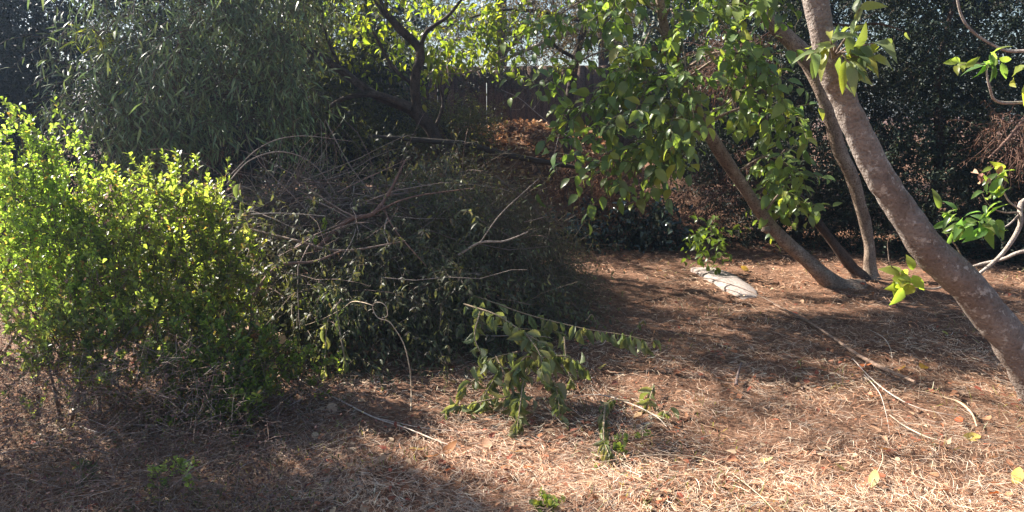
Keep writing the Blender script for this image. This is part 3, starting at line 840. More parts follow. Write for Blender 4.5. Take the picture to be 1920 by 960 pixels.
# ------------------------------------------------------------------ pale-barked small tree whose branches enter from the right
def build_pale():
    b = np.array([3.15, 3.9, float(H(3.15, 3.9))])
    root = thing('pale_branched_tree', 'pale-barked small tree reaching leafy twigs in from the right edge', 'tree', b)
    var = leaf_variants('ovate', M_leaf_thin, [(0.10, 0.17, 0.06), (0.13, 0.20, 0.07), (0.17, 0.22, 0.07)], (.3, .36, .42), (.05, .2, .35))
    vary = leaf_variants('ovate', M_leaf_thin, [(0.22, 0.26, 0.06), (0.28, 0.28, 0.06)], (.4, .48, .55))
    vard = leaf_variants('wilt', M_leaf_dry, [(0.36, 0.20, 0.13), (0.42, 0.27, 0.18)], (.5, .6, .6))
    mb = MB(); p, r, t = tube(mb, [b - (0, 0, .05), b + (.02, 0, .6), b + (-.12, -.05, 1.0), b + (-.02, -.05, 1.7), b + (.1, 0, 2.6)], [.05, .04, .036, .03, .015], 10, 40, .12)
    mb.build('trunk', M_bark_pale, root, True)
    Y = 3.9
    e0 = P(1925, 375, Y)
    for ctrl, rd in (([b + (-.12, -.05, 1.0), e0, P(1912, 425, 3.85), P(1880, 475, 3.85), P(1832, 517, 3.88), P(1800, 545, 3.95)], [.026, .022, .02, .017, .014, .008]),
                     ([b + (0.0, 0, .8), P(1930, 470, Y), P(1880, 486, 3.95), P(1820, 502, 4.0), P(1760, 540, 3.95), P(1705, 535, 3.8)], [.022, .016, .014, .013, .011, .006]),
                     ([P(1912, 402, 3.88), P(1885, 425, 3.8), P(1850, 430, 3.75), P(1838, 420, 3.72)], [.009, .006, .005, .003]),
                     ([P(1915, 395, 3.88), P(1890, 375, 3.8), P(1878, 345, 3.75), P(1872, 325, 3.72)], [.009, .007, .005, .003]),
                     ([P(1916, 398, 3.88), P(1880, 398, 3.85), P(1855, 385, 3.8), P(1840, 360, 3.8)], [.007, .006, .004, .003]),
                     ([P(1808, 495, 3.95), P(1795, 465, 3.95), P(1775, 440, 3.95), P(1760, 412, 3.95)], [.008, .006, .005, .002]),
                     ([P(1705, 535, 3.8), P(1672, 500, 3.75), P(1665, 470, 3.75), P(1664, 452, 3.75)], [.005, .005, .004, .002]),
                     ([b + (-.05, -.05, 1.6), P(1925, 192, 3.6), P(1870, 190, 3.55), P(1856, 165, 3.5), P(1850, 130, 3.5), P(1862, 112, 3.5)], [.014, .012, .011, .009, .007, .004]),
                     ([P(1850, 122, 3.5), P(1825, 118, 3.5), P(1800, 122, 3.5)], [.004, .003, .002]),
                     ([b + (0, -.05, 1.9), P(1925, 95, 4.2), P(1870, 88, 4.2), P(1815, 50, 4.2), P(1795, 0, 4.2), P(1795, -60, 4.2)], [.016, .014, .012, .012, .01, .008])):
        limb(ctrl, np.array(rd) * .62, M_bark_pale if rd[0] > .008 else M_bark_mid, root, 'branch', 8, 34, .12)
    def bunch(x, y, Y, n, L, v, rad=(.03, .02, .02), hang=.3, left=.4):
        c = P(x, y, Y)
        pos = c + rng.normal(size=(n, 3)) * rad
        d = norm(rng.normal(size=(n, 3)) * .8 + np.array([-left, -.2, -hang]))
        nr = norm(np.array([-.2, -.5, .6]) + .4 * rng.normal(size=(n, 3)))
        leaf_parts(root, pos, d, nr, L * (.7 + .6 * rng.random(n)), v)
    bunch(1842, 418, 3.73, 18, .10, var, (.05, .03, .03))
    bunch(1800, 425, 3.72, 10, .09, var, (.03, .02, .02), .1, .9)
    bunch(1860, 372, 3.74, 9, .10, var, (.03, .02, .03), .1, .3)
    bunch(1875, 330, 3.72, 10, .065, vary, (.03, .02, .025))
    bunch(1850, 330, 3.72, 5, .05, vard, (.02, .02, .02))
    bunch(1780, 405, 3.75, 8, .08, var, (.03, .02, .02), -.1, .9)
    bunch(1695, 528, 3.75, 13, .09, vary, (.04, .03, .025), .35, .5)
    bunch(1690, 505, 3.74, 4, .08, vary, (.03, .02, .02), -.3, .0)
    bunch(1793, 122, 3.5, 7, .06, vary, (.02, .02, .015))
    bunch(1868, 112, 3.5, 10, .09, var, (.025, .02, .02), .3, -.4)
    bunch(1918, 155, 3.55, 6, .10, vary, (.02, .02, .02), .3, .2)
    # twigs end in the lower bunch
build_pale()

# ------------------------------------------------------------------ crooked dark tree over the brush pile
OLIVE = [(0.05, 0.06, 0.022), (0.075, 0.085, 0.028), (0.10, 0.11, 0.03), (0.04, 0.045, 0.022)]
def build_crooked():
    b = np.array([P(850, 330, 7.6)[0], 7.6, 0.0])
    root = thing('crooked_tree', 'dark crooked tree forking above the brush pile', 'tree', b)
    pts, rad = pix([(880, 520, 52), (860, 360, 46), (812, 250, 42), (770, 204, 36), (700, 176, 26), (640, 133, 25), (592, 101, 18), (540, 68, 15), (470, 15, 12), (420, -60, 8)], 7.6)
    mb = MB(); p, r, t = tube(mb, pts, rad * .75, 11, 60, .16); mb.build('trunk', M_bark_dark, root, True)
    u, ur = pix([(790, 232, 34), (781, 195, 30), (779, 145, 27), (787, 96, 24), (748, 52, 24), (712, 8, 20), (680, -60, 16)], 7.55)
    mb = MB(); p2, _, _ = tube(mb, u, ur * .8, 10, 40, .14); mb.build('branch', M_bark_dark, root, True)
    for path, Y in (([(770, 204, 18), (710, 178, 14), (650, 183, 12), (610, 205, 8)], 7.5), ([(787, 100, 12), (800, 60, 10), (840, 30, 8), (880, -20, 5)], 7.5), ([(779, 160, 10), (740, 130, 8), (700, 60, 6)], 7.6),
                    ([(640, 133, 9), (610, 60, 7), (600, -10, 5)], 7.6), ([(592, 101, 8), (560, 130, 6), (520, 140, 4)], 7.5), ([(812, 250, 10), (830, 200, 7), (825, 160, 4)], 7.6)):
        c, rr = pix(path, Y); limb(c, rr, M_bark_dark, root, 'branch', 7, 18, .14)
    bl = lambda x, y, Y, rx, ry, rz, w: (P(x, y, Y), (rx, ry, rz), w)
    canopy([bl(510, 40, 8.0, .6, .5, .5, 1.8), bl(640, 60, 9.6, .6, .5, .55, 1.3), bl(560, 170, 9.3, .55, .5, .5, 1.3), bl(640, 215, 9.6, .55, .5, .4, 1.2), bl(710, 220, 9.9, .25, .3, .22, .4), bl(700, 110, 10.2, .4, .4, .4, .6), bl(470, -90, 7.9, .7, .5, .4, 1)],
           1700, 7, .34, .06, .017, OLIVE, None, 'lance', M_leaf, root, droop=.1, per=2, hang=.35, shell=.3)
    canopy([((-1.3, 6.2, 2.95), (.6, .5, .3), 1.2), ((-.85, 6.9, 3.05), (.6, .5, .35), 1.2), ((-.5, 7.6, 3.2), (.6, .5, .3), 1)],
           900, 7, .34, .06, .022, OLIVE, None, 'lance', M_leaf, root, droop=.1, per=2, hang=.35, shell=.3, clumps=66)  # unseen clumps above the view, added to dapple the ground
    canopy([bl(740, 30, 8.6, .4, .4, .28, 1), bl(700, 90, 9.2, .3, .3, .4, 1), bl(660, 20, 9.0, .4, .4, .3, .8)],
           90, 6, .3, .085, .04, [(0.13, 0.17, 0.025), (0.20, 0.23, 0.03), (0.28, 0.27, 0.03)], None, 'ovate', M_leaf_thin, root, droop=.1, per=1, hang=.5, shell=.3)
build_crooked()

# ------------------------------------------------------------------ yellowing tree before the fence
def build_yellowing():
    b = np.array([.75, 9.6, float(H(.75, 9.6))])
    root = thing('yellowing_tree', 'thin tree with sunlit yellow-green leaves in front of the fence top', 'tree', b)
    Y = 9.4
    mb = MB(); p, r, t = tube(mb, [b - (0, 0, .05), P(1065, 220, 9.5), P(1080, 110, 9.4), P(1100, 30, 9.4), P(1105, -80, 9.4)], [.07, .055, .05, .04, .02], 9, 36, .14)
    mb.build('trunk', M_bark_dark, root, True)
    for path in ([(1095, 50, 14), (1030, 75, 10), (960, 105, 7), (880, 135, 4), (830, 138, 2)], [(1100, 40, 12), (1010, 22, 9), (930, 20, 6), (850, 45, 4), (790, 62, 2)], [(1080, 110, 10), (1040, 85, 7), (1010, 30, 5), (990, -30, 3)],
                 [(1090, 60, 9), (1130, 20, 7), (1170, -30, 4)]):
        c, rr = pix(path, Y); limb(c, rr, M_bark_pale if path[0][2] == 14 else M_bark_dark, root, 'branch', 7, 22, .12)
    bl = lambda x, y, rx, rz, w: (P(x, y, Y), (rx, .35, rz), w)
    canopy([bl(855, 100, .5, .22, 2.2), bl(900, 60, .5, .25, 2), bl(960, 30, .4, .2, 1.3), bl(800, 60, .35, .3, 1.2), bl(780, 130, .25, .2, .5), bl(880, 5, .5, .2, 1.3), bl(960, 90, .3, .12, .5)],
           210, 6, .3, .095, .045, [(0.15, 0.20, 0.03), (0.21, 0.245, 0.035), (0.32, 0.29, 0.04), (0.10, 0.15, 0.03)], [.35, .35, .15, .15], 'ovate', M_leaf_thin, root, droop=.12, per=1, hang=.55, shell=.3, clumps=60)
    canopy([bl(1060, 60, .4, .3, 1), bl(1130, 40, .4, .3, 1), bl(1010, -20, .4, .2, 1)], 300, 7, .3, .05, .014, [(0.12, 0.09, 0.05), (0.08, 0.075, 0.035), (0.16, 0.11, 0.06)], None, 'lance', M_leaf_dry, root, droop=.1, per=2, hang=.5, shell=.3, name='dry_foliage')
build_yellowing()

# ------------------------------------------------------------------ narrow-leaved drooping tree on the left
WIL = [(0.14, 0.205, 0.105), (0.18, 0.25, 0.12), (0.11, 0.165, 0.09), (0.24, 0.29, 0.14)]
M_leaf_willow = leaf_mat('leaf_narrow_grey_green', .42, .3, (1.3, 1.35, .8), .5)
def build_willow():
    b = np.array([P(275, 400, 6.9)[0], 6.9, 0.0])
    root = thing('willow_tree', 'drooping narrow-leaved tree in bluish shade behind the bright shrubs', 'tree', b)
    pts, rad = pix([(262, 640, 46), (275, 400, 42), (292, 270, 38), (325, 150, 34), (360, 40, 28), (400, -80, 22), (440, -240, 12)], 6.9)
    mb = MB(); p, r, t = tube(mb, pts, rad, 11, 50, .14); mb.build('trunk', M_bark_red, root, True)
    bl = lambda x, y, Y, rx, ry, rz, w: (P(x, y, Y), (rx, ry, rz), w)
    blobs = [bl(220, 130, 6.3, .35, .4, .45, 1.6), bl(330, 60, 6.2, .6, .45, .35, 2.2), bl(430, 110, 6.2, .5, .4, .5, 2.2), bl(470, 20, 6.3, .5, .4, .3, 1.6), bl(240, 220, 6.3, .4, .4, .3, 1.5), bl(330, 170, 6.2, .5, .4, .4, 1.8), bl(380, 230, 6.3, .35, .4, .25, .9), bl(505, 170, 6.4, .35, .4, .35, 1.2),
             bl(350, -100, 6.5, 1.0, .7, .45, 2.2), bl(260, 290, 6.5, .3, .3, .2, .5), bl(510, -60, 6.6, .6, .5, .4, 1.2), ((-2.3, 5.15, 2.8), (.6, .3, .25), .9), ((-2.3, 6.5, 3.0), (.6, .35, .35), 2.2), ((-1.8, 7.0, 3.0), (.45, .35, .35), 1.6)]  # final blobs are unseen, added above the view to shade the clearing
    limbs_to(blobs, p, .03, M_bark_dark, root)
    canopy(blobs, 1750, 9, .5, .108, .0138, WIL, None, 'lance', M_leaf_willow, root, droop=.19, per=1, hang=.5, shell=.25, wob=.12, upward=.3, a=.7, r0=.003, clumps=110)
    canopy([bl(190, 55, 6.1, .06, .06, .06, 1), bl(225, 80, 6.1, .07, .06, .06, 1)], 14, 8, .3, .12, .015, [(0.2, 0.24, 0.06), (0.26, 0.28, 0.07)], None, 'lance', M_leaf_thin, root, droop=.2, per=1, hang=.5, shell=.2, name='sun_tinted_shoots')  # sunlit bits of the crown, their light put into brighter leaf colours
build_willow()

evergreen('overhanging_tree', 'small tree just outside the left edge shading the lower left litter', (-4.5, 4.2, 0), 2.9,
          [((-4.2, 4.4, 2.9), (.55, .25, .3), 1.3), ((-4.9, 4.35, 2.95), (.5, .25, .35), 1.3), ((-3.6, 4.2, 2.8), (.4, .25, .25), .8)], 760, .06, .03, OLIVE, M_leaf, None, .06, Ltw=.3)

# ================================================================== SHRUBS
LIME = [(0.20, 0.26, 0.07), (0.27, 0.33, 0.09), (0.145, 0.205, 0.06), (0.33, 0.37, 0.12)]
def shoot_shrub(name, label, base, tips, n, leafL, Ltw, cols=LIME, group=None, per=2, k=14, spread=.14, stem_c=(0.16, 0.11, 0.08), cat='shrub', low=0.27, mat=None, wob=.09, r=.010):
    """an upright leafy shrub: stems fan from the base to the tips, leafy shoots all along their upper parts"""
    root = thing(name, label, cat, base, group)
    b = np.array(base, float); S, D = [], []
    for (tip, w) in tips:
        tip = np.array(tip, float)
        s = b + np.array([rng.normal() * .12, rng.normal() * .12, 0])
        mid = s * .5 + tip * .5 + rng.normal(size=3) * .07 + (0, 0, -.04)
        q = catmull(np.array([s, mid, tip]), 30)
        mb = MB(); tube(mb, [s, mid, tip], [r, r * .6, .002], 6, 16, .12, stem_c); mb.build('stem', M_twig, root, True)
        m = int(n * w)
        f = low + (1 - low) * np.sqrt(rng.random(m)); i = np.minimum((f * 29).astype(int), 29)
        S.append(q[i] + rng.normal(size=(m, 3)) * spread * (0.35 + 0.65 * (1 - f))[:, None] * (1, 1, .6)); 
        D.append(norm(tip - mid)[None] * .6 + rng.normal(size=(m, 3)) * .5 + (0, 0, .45))
    if len(tips) > 4:
        for (tip, w) in tips:          # leading shoots
            S.append(np.array(tip)[None] + rng.normal(size=(4, 3)) * (.07, .07, .04) - (0, 0, .13)); D.append(rng.normal(size=(4, 3)) * .3 + (0, 0, 1.2))
    S, D = np.concatenate(S), np.concatenate(D)
    pts = twig_paths(S, D, Ltw * (.45 + 1.1 * rng.random(len(S)) ** 2), k, -.02, wob)
    pts[..., 2] = np.maximum(pts[..., 2], H(pts[..., 0], pts[..., 1]) + .02)
    p, d, nn = leaf_nodes(pts, 2, per, .75, -.05, .8)
    tw = np.tile(np.repeat(np.arange(len(S)), k - 2), per)
    keep = rng.random(len(p)) < .72
    p, d, nn, tw = p[keep], d[keep], nn[keep], tw[keep]
    sz = .45 + .75 * rng.random(len(p))
    c = palette(len(p), cols, .2) * (.65 + .6 * rng.random(len(S)))[tw][:, None]
    old = rng.random(len(p)) < .05; c[old] = palette(int(old.sum()), [(0.36, 0.24, 0.09), (0.30, 0.15, 0.07), (0.40, 0.36, 0.10)], .2)
    mb = MB(); add_leaves(mb, p, d, nn, leafL * 1.7 * sz, leafL * 1.0 * sz, np.clip(c, .005, .7), 'obovate')
    mb.build('foliage', mat or M_leaf_thin, root, kind='stuff')
    mt = MB(); twig_tubes(mt, pts[:, ::2], .0022, .0009, 3, stem_c); mt.build('twigs', M_twig, root, kind='stuff')
    return root

g = lambda x, y: (x, y, float(H(x, y)))
TP = lambda *a: [(P(x, y, Y), w) for (x, y, Y, w) in a]
shoot_shrub('bright_shrub', 'tallest sunlit lime-green shrub at the left edge', g(-2.8, 4.25),
            TP((30, 215, 4.1, 1.2), (-40, 260, 4.0, 1), (125, 268, 4.1, 1), (75, 290, 4.0, 1.2), (20, 330, 3.9, 1.2), (100, 370, 4.0, 1.2), (-60, 400, 3.8, 1), (50, 420, 3.8, 1.3), (110, 330, 4.15, 1), (-10, 300, 4.2, 1), (10, 500, 3.6, 1), (90, 520, 3.7, 1)) + TP((160, 330, 4.3, 1), (150, 400, 4.1, 1), (170, 470, 4.0, 1), (140, 540, 3.8, 1)) + [((-3.2, 3.6, .95), 1), ((-3.3, 3.3, .9), 1), ((-3.0, 3.1, .8), 1)], 36, .019, .16, group='sunlit shrubs at the left')
shoot_shrub('bright_shrub', 'sunlit lime-green shrub with upright tips beneath the drooping tree', g(-2.15, 4.35),
            TP((185, 360, 4.1, 1), (205, 345, 4.2, 1), (255, 395, 4.0, 1.2), (290, 330, 4.2, .9), (342, 310, 4.2, 1), (330, 365, 4.1, 1.2), (160, 430, 3.9, 1.2), (225, 440, 3.9, 1.2), (300, 440, 4.0, 1.2), (270, 345, 4.3, .9), (150, 390, 4.1, 1.1), (180, 510, 3.7, 1.1), (270, 520, 3.8, 1.1), (215, 580, 3.6, 1), (120, 480, 3.85, 1), (150, 600, 3.6, 1)), 36, .019, .16, group='sunlit shrubs at the left')
shoot_shrub('bright_shrub', 'olive-tinged sunlit shrub touching the brush pile twigs', g(-1.75, 4.2),
            TP((380, 365, 4.2, 1), (410, 385, 4.1, 1), (430, 430, 4.1, .8), (370, 430, 4.0, 1.2), (340, 480, 3.9, 1.2), (410, 480, 3.95, 1), (440, 500, 4.0, .7), (330, 560, 3.75, 1.1), (390, 560, 3.8, 1)), 36, .019, .15, [(0.15, 0.185, 0.045), (0.19, 0.225, 0.05), (0.12, 0.145, 0.045), (0.24, 0.23, 0.07)], group='sunlit shrubs at the left')
shoot_shrub('bright_shrub', 'low spreading green shrub with outstretched tips beside the cut branch end', g(-1.55, 3.7),
            TP((432, 580, 3.8, .7), (480, 600, 3.8, .6), (495, 640, 3.75, .8), (575, 672, 3.75, .5), (540, 665, 3.75, .5), (430, 650, 3.6, 1.1), (380, 640, 3.6, 1.1), (460, 700, 3.55, 1), (480, 740, 3.5, 1), (420, 740, 3.45, 1), (350, 700, 3.45, .9), (330, 640, 3.6, .9), (450, 770, 3.4, .7), (390, 600, 3.7, 1)), 32, .018, .13, [(0.13, 0.165, 0.045), (0.17, 0.205, 0.05), (0.09, 0.125, 0.04), (0.22, 0.24, 0.06)], group='sunlit shrubs at the left', spread=.12)
shoot_shrub('bright_shrub', 'lower front shrub with brighter leaves fading into dry twigs', g(-2.2, 3.55),
            TP((40, 560, 3.5, 1), (120, 590, 3.5, 1.1), (200, 620, 3.5, 1), (260, 600, 3.55, 1), (80, 640, 3.35, 1), (170, 660, 3.35, .9), (20, 620, 3.3, .9), (280, 660, 3.4, .8), (300, 590, 3.6, 1)), 24, .018, .13, [(0.13, 0.155, 0.06), (0.17, 0.195, 0.075), (0.10, 0.115, 0.05), (0.20, 0.17, 0.08)], group='sunlit shrubs at the left', spread=.13)

# dry twiggy undergrowth at lower left
def build_dry_undergrowth():
    n = 8500
    X = -3.0 + 2.4 * rng.random(n); Y = 2.3 + 1.7 * rng.random(n)
    keep = (X < -.28 * Y - .05 + .25 * rng.normal(size=n)); X, Y = X[keep], Y[keep]; n = len(X)
    hh = .45 * sstep(-.8, -1.7, X) * sstep(2.2, 3.0, Y)
    S = np.stack([X, Y, H(X, Y) + .02 + hh * rng.random(n)], -1)
    D = np.stack([rng.normal(size=n), rng.normal(size=n), .1 + .7 * rng.random(n)], -1)
    pts = twig_paths(S, D, .05 + .16 * rng.random(n) ** 2, 5, .03, .12)
    pts[..., 2] = np.maximum(pts[..., 2], H(pts[..., 0], pts[..., 1]) + .015)
    mb = MB(); twig_tubes(mb, pts[:, ::2], .0013, .0006, 3, palette(n, [(0.17, 0.11, 0.09), (0.24, 0.165, 0.135), (0.11, 0.07, 0.055), (0.36, 0.28, 0.235)], .15))
    o = mb.build('dry_twigs', M_twig, kind='stuff'); tag(o, 'tangle of thin dry brown twigs under the left shrubs', 'twigs')
    p, d, nn = leaf_nodes(pts[: n], 2, 1, .5, .2)
    keep = rng.random(len(p)) < .5; p, d, nn = p[keep], d[keep], nn[keep]
    mb = MB(); L = .010 + .012 * rng.random(len(p))
    add_leaves(mb, p, d, nn, L, L * .5, palette(len(p), [(0.17, 0.10, 0.085), (0.26, 0.17, 0.14), (0.11, 0.13, 0.045), (0.13, 0.065, 0.055), (0.08, 0.09, 0.04)], .2), 'obovate')
    o = mb.build('dry_undergrowth', M_leaf_dry, kind='stuff'); tag(o, 'small dry leaves caught in the twigs at the lower left', 'dry leaves')
build_dry_undergrowth()

def seedling(label, x, y, h, n, group='green seedlings on the ground', cols=LIME):
    b = G(x, y)
    tips = [(b + np.array([rng.normal() * h * .35, rng.normal() * h * .35, h * (.6 + .5 * rng.random())]), 1) for _ in range(3)]
    shoot_shrub('seedling', label, b, tips, n, .018, h * .5, cols, group, 2, 8, .02, cat='seedling', low=.4, r=.003, mat=M_leaf)
seedling('green seedling nearest the bottom left corner', 345, 925, .12, 7)
seedling('faint grey-green seedling left of the bottom-left seedling', 180, 905, .07, 5, cols=[(0.09, 0.12, 0.06), (0.13, 0.16, 0.08)])
seedling('bright green seedling at the bottom edge of the photo', 1022, 962, .05, 5)
seedling('bright leafy sprout at the foot of the low shrub', 365, 760, .16, 8)
seedling('small green sprout below the wilted sprig', 1158, 852, .05, 5)

# glossy shrub at the end of the clearing
root = evergreen('glossy_shrub', 'low shrub with dark glossy leaves at the far end of the clearing', tuple(P(1190, 480, 8.4) * (1, 1, 0) + (0, 0, .0)), .6,
          [(P(1130, 425, 8.3), (.36, .22, .2), 1.4), (P(1220, 415, 8.3), (.42, .22, .24), 1.8), (P(1080, 420, 8.4), (.22, .22, .26), .6)], 330, .075, .036, [(0.05, 0.07, 0.05), (0.07, 0.095, 0.07), (0.035, 0.05, 0.035)], M_leaf_gloss, None, .02, 'ovate', 6, .22, 'shrub', per=1)
root2 = evergreen('leafy_sucker', 'small bright green leafy shoot beside the tan leaning trunk', tuple(G(1322, 470)), .5,
          [(P(1325, 440, 6.9), (.13, .12, .14), 1)], 36, .08, .04, [(0.08, 0.14, 0.03), (0.11, 0.17, 0.035)], M_leaf, None, .012, 'ovate', 5, .16, 'shoot', per=1)

# grey-green shrub in front of the fence, left of the heap
evergreen('hillside_shrub', 'pale olive shrub in front of the fence beside the crooked tree', g(-.9, 10.2), 1.4,
          [(P(840, 240, 10.0), (.5, .4, .26), 2), (P(770, 260, 9.8), (.45, .4, .34), 1.3), (P(890, 255, 10.0), (.3, .3, .18), .6)], 620, .04, .018, [(0.13, 0.14, 0.065), (0.18, 0.18, 0.085), (0.10, 0.105, 0.05)], M_leaf, None, .03, 'diamond', 7, .25, 'shrub')
# creeper over the fence top
evergreen('fence_creeper', 'dark creeper spilling over the top of the board fence', (.1, 13.3, .6), 1.6,
          [(P(900, 145, 12.85), (.45, .12, .12), 2), (P(970, 145, 12.85), (.45, .12, .16), 2)], 200, .045, .02, [(0.05, 0.055, 0.03), (0.08, 0.07, 0.04), (0.04, 0.04, 0.025)], None, None, .02, 'diamond', 7, .25, 'creeper')
# shrubs against the bank under the broad-leaved tree
dry_mass('dead_shrub', 'rust brown dead bush on the bank left of the glossy shrub', [(P(1110, 350, 8.6), (.45, .3, .3), 1), (P(1180, 360, 8.6), (.4, .3, .25), .8)], 620, [(0.30, 0.15, 0.085), (0.22, 0.10, 0.06), (0.38, 0.22, 0.13), (0.12, 0.07, 0.04)], hang=.4)

# ================================================================== THE BRUSH PILE
PC = np.array([-1.05, 6.05])
def pile_h(x, y):
    u = (x - PC[0]) / 1.62; v = (y - PC[1]) / 1.75
    r2 = u * u + v * v
    return np.maximum(0, 1 - r2) ** .75 * (1.02 + .55 * (vnoise(x * 1.9 + 8, y * 1.9) - .5) + .45 * (vnoise(x * 4.5 + 1, y * 4.5) - .5))

def build_brush():
    # leafy mass
    n = 4600
    a = rng.random(n) * 6.283; r = np.sqrt(rng.random(n))
    X = PC[0] + np.cos(a) * r * 1.6; Y = PC[1] + np.sin(a) * r * 1.72
    f = 1 - .75 * rng.random(n) ** 1.6
    S = np.stack([X, Y, H(X, Y) + .03 + pile_h(X, Y) * f], -1)
    out = np.stack([np.cos(a) * r, np.sin(a) * r, np.full(n, .15)], -1)
    # left rear part is bare sticks, little leaf
    bare = sstep(-.75, -1.25, X) * sstep(4.7, 5.3, Y) * sstep(.25, .55, f * pile_h(X, Y))
    keep = rng.random(n) > .88 * bare
    S, out = S[keep], out[keep]; n = len(S)
    pts = twig_paths(S, out + rng.normal(size=(n, 3)) * .6, .25 + .3 * rng.random(n), 9, .16, .16)
    pts[..., 2] = np.maximum(pts[..., 2], H(pts[..., 0], pts[..., 1]) + .02)
    # loose longer sprays breaking the outline
    ns = 420
    a2 = rng.random(ns) * 6.283; r2 = np.sqrt(rng.random(ns)) * .95
    X2 = PC[0] + np.cos(a2) * r2 * 1.6; Y2 = PC[1] + np.sin(a2) * r2 * 1.72
    S2 = np.stack([X2, Y2, H(X2, Y2) + pile_h(X2, Y2) * .9], -1)
    D2 = np.stack([np.cos(a2) * r2 * .8, np.sin(a2) * r2 * .8 - .2, .25 + .5 * rng.random(ns)], -1) + rng.normal(size=(ns, 3)) * .4
    pts2 = twig_paths(S2, D2, .45 + .4 * rng.random(ns), 9, .14, .14)
    pts = np.concatenate([pts, pts2]); n = len(pts)
    pts[..., 2] = np.maximum(pts[..., 2], H(pts[..., 0], pts[..., 1]) + .02)
    p, d, nn = leaf_nodes(pts, 1, 2, .6, .6)
    m = len(p)
    cols = np.array([(0.115, 0.135, 0.07), (0.14, 0.165, 0.085), (0.15, 0.14, 0.085), (0.08, 0.095, 0.05), (0.18, 0.20, 0.09), (0.15, 0.125, 0.09)])
    c = palette(m, cols, .2)
    # right side finer and greyer, front larger and greener
    fine = sstep(-.5, .1, p[:, 0]) * sstep(4.9, 5.5, p[:, 1])
    c = c * (1 - .25 * fine[:, None]) + np.array([0.10, 0.095, 0.07]) * .3 * fine[:, None]
    L = (.032 + .026 * rng.random(m)) * (1 - .4 * fine)
    mb = MB(); add_leaves(mb, p, d, nn, L, L * (.3 - .1 * fine), np.clip(c, .01, .6), 'lance')
    o = mb.build('brush_leaves', M_leaf_dull, kind='stuff'); tag(o, 'dull grey-green wilting leaves heaped on the brush pile', 'brush leaves')
    mt = MB(); twig_tubes(mt, pts[:, ::3], .003, .0012, 3, palette(n, [(0.14, 0.10, 0.075), (0.10, 0.08, 0.05), (0.20, 0.15, 0.11)], .15))
    # bare tangled sticks, upper left of the pile
    n = 800
    X = -1.5 + .5 * rng.normal(size=n); Y = 5.6 + .5 * rng.normal(size=n)
    S = np.stack([X, Y, H(X, Y) + .15 + .35 * rng.random(n) + .55 * pile_h(X, Y)], -1)
    D = np.stack([rng.normal(size=n), rng.normal(size=n) * .6, rng.normal(size=n) * .35], -1)
    pt = twig_paths(S, D, .25 + .75 * rng.random(n) ** 1.5, 10, .02, .14)
    pt[..., 2] = np.maximum(pt[..., 2], H(pt[..., 0], pt[..., 1]) + .02)
    twig_tubes(mt, pt[:, [0, 2, 4, 6, 8, 9]], .0045 * (.5 + rng.random(n)), .0014, 3, palette(n, [(0.20, 0.14, 0.115), (0.28, 0.20, 0.165), (0.15, 0.09, 0.075), (0.36, 0.29, 0.24)], .15))
    o = mt.build('brush_twigs', M_twig, kind='stuff'); tag(o, 'tangle of thin bare grey-brown sticks in the brush pile', 'brush twigs')
build_brush()

# greener wilted skirts of leaves at the front foot of the pile
def leafy_cut(label, path, Y, n_tw, leafL, cols, droop=.35, group='leafy cut branches on the brush pile', Ltw=.35, mat=None, kind='lance', ratio=.26, r0=.008):
    pts = np.array([PG(x, y, yy) for x, y, yy in path])
    root = thing('cut_branch', label, 'cut branch', pts[0], group)
    mb = MB(); p, r, t = tube(mb, pts, [r0, r0 * .7, r0 * .3], 7, 24, .12, (0.19, 0.13, 0.10)); mb.build('stem', M_twig, root, True)
    i = rng.integers(3, 24, n_tw)
    d = t[i] * .5 + rng.normal(size=(n_tw, 3)) * .6
    tw = twig_paths(p[i], d, Ltw * (.5 + .8 * rng.random(n_tw)), 9, droop, .12)
    tw[..., 2] = np.maximum(tw[..., 2], H(tw[..., 0], tw[..., 1]) + .02)
    a, b, c = leaf_nodes(tw, 1, 2, .5, .8)
    sz = .65 + .6 * rng.random(len(a))
    mb = MB(); add_leaves(mb, a, b, c, leafL * sz, leafL * ratio * sz, palette(len(a), cols, .18), kind); mb.build('foliage', mat or M_leaf_dull, root, kind='stuff')
    mt = MB(); twig_tubes(mt, tw[:, ::2], .0022, .001, 3, (0.17, 0.13, 0.09)); mt.build('twigs', M_twig, root, kind='stuff')
GW = [(0.09, 0.12, 0.05), (0.12, 0.15, 0.06), (0.07, 0.095, 0.045), (0.16, 0.175, 0.075)]
leafy_cut('leafy cut branch drooping to the ground left of the looped vine', [(560, 520, 4.7), (620, 540, 4.5), (650, 600, 4.4)], 4.5, 70, .05, GW)
leafy_cut('leafy cut branch hanging right behind the looped vine', [(690, 520, 4.9), (740, 550, 4.75), (800, 610, 4.65)], 4.7, 80, .05, GW)
leafy_cut('leafy cut branch at the centre foot of the brush pile', [(800, 470, 5.1), (860, 530, 4.9), (900, 620, 4.75)], 4.8, 80, .05, GW)
leafy_cut('fine grey-green cut branch at the right shoulder of the brush pile', [(880, 400, 5.6), (960, 450, 5.4), (1010, 520, 5.3)], 5.3, 110, .035, [(0.075, 0.085, 0.05), (0.10, 0.105, 0.065), (0.055, 0.065, 0.04)], .4, Ltw=.45, ratio=.16)
leafy_cut('fine grey-green cut branch trailing at the right edge of the pile', [(930, 330, 6.0), (1010, 400, 5.8), (1050, 500, 5.7)], 5.7, 110, .035, [(0.075, 0.085, 0.05), (0.10, 0.105, 0.065), (0.055, 0.065, 0.04)], .4, Ltw=.45, ratio=.16)
leafy_cut('olive leafy cut branch behind the cut branch end', [(430, 560, 4.6), (500, 540, 4.5), (560, 580, 4.4)], 4.5, 70, .045, [(0.09, 0.11, 0.04), (0.13, 0.15, 0.05), (0.07, 0.08, 0.035)])

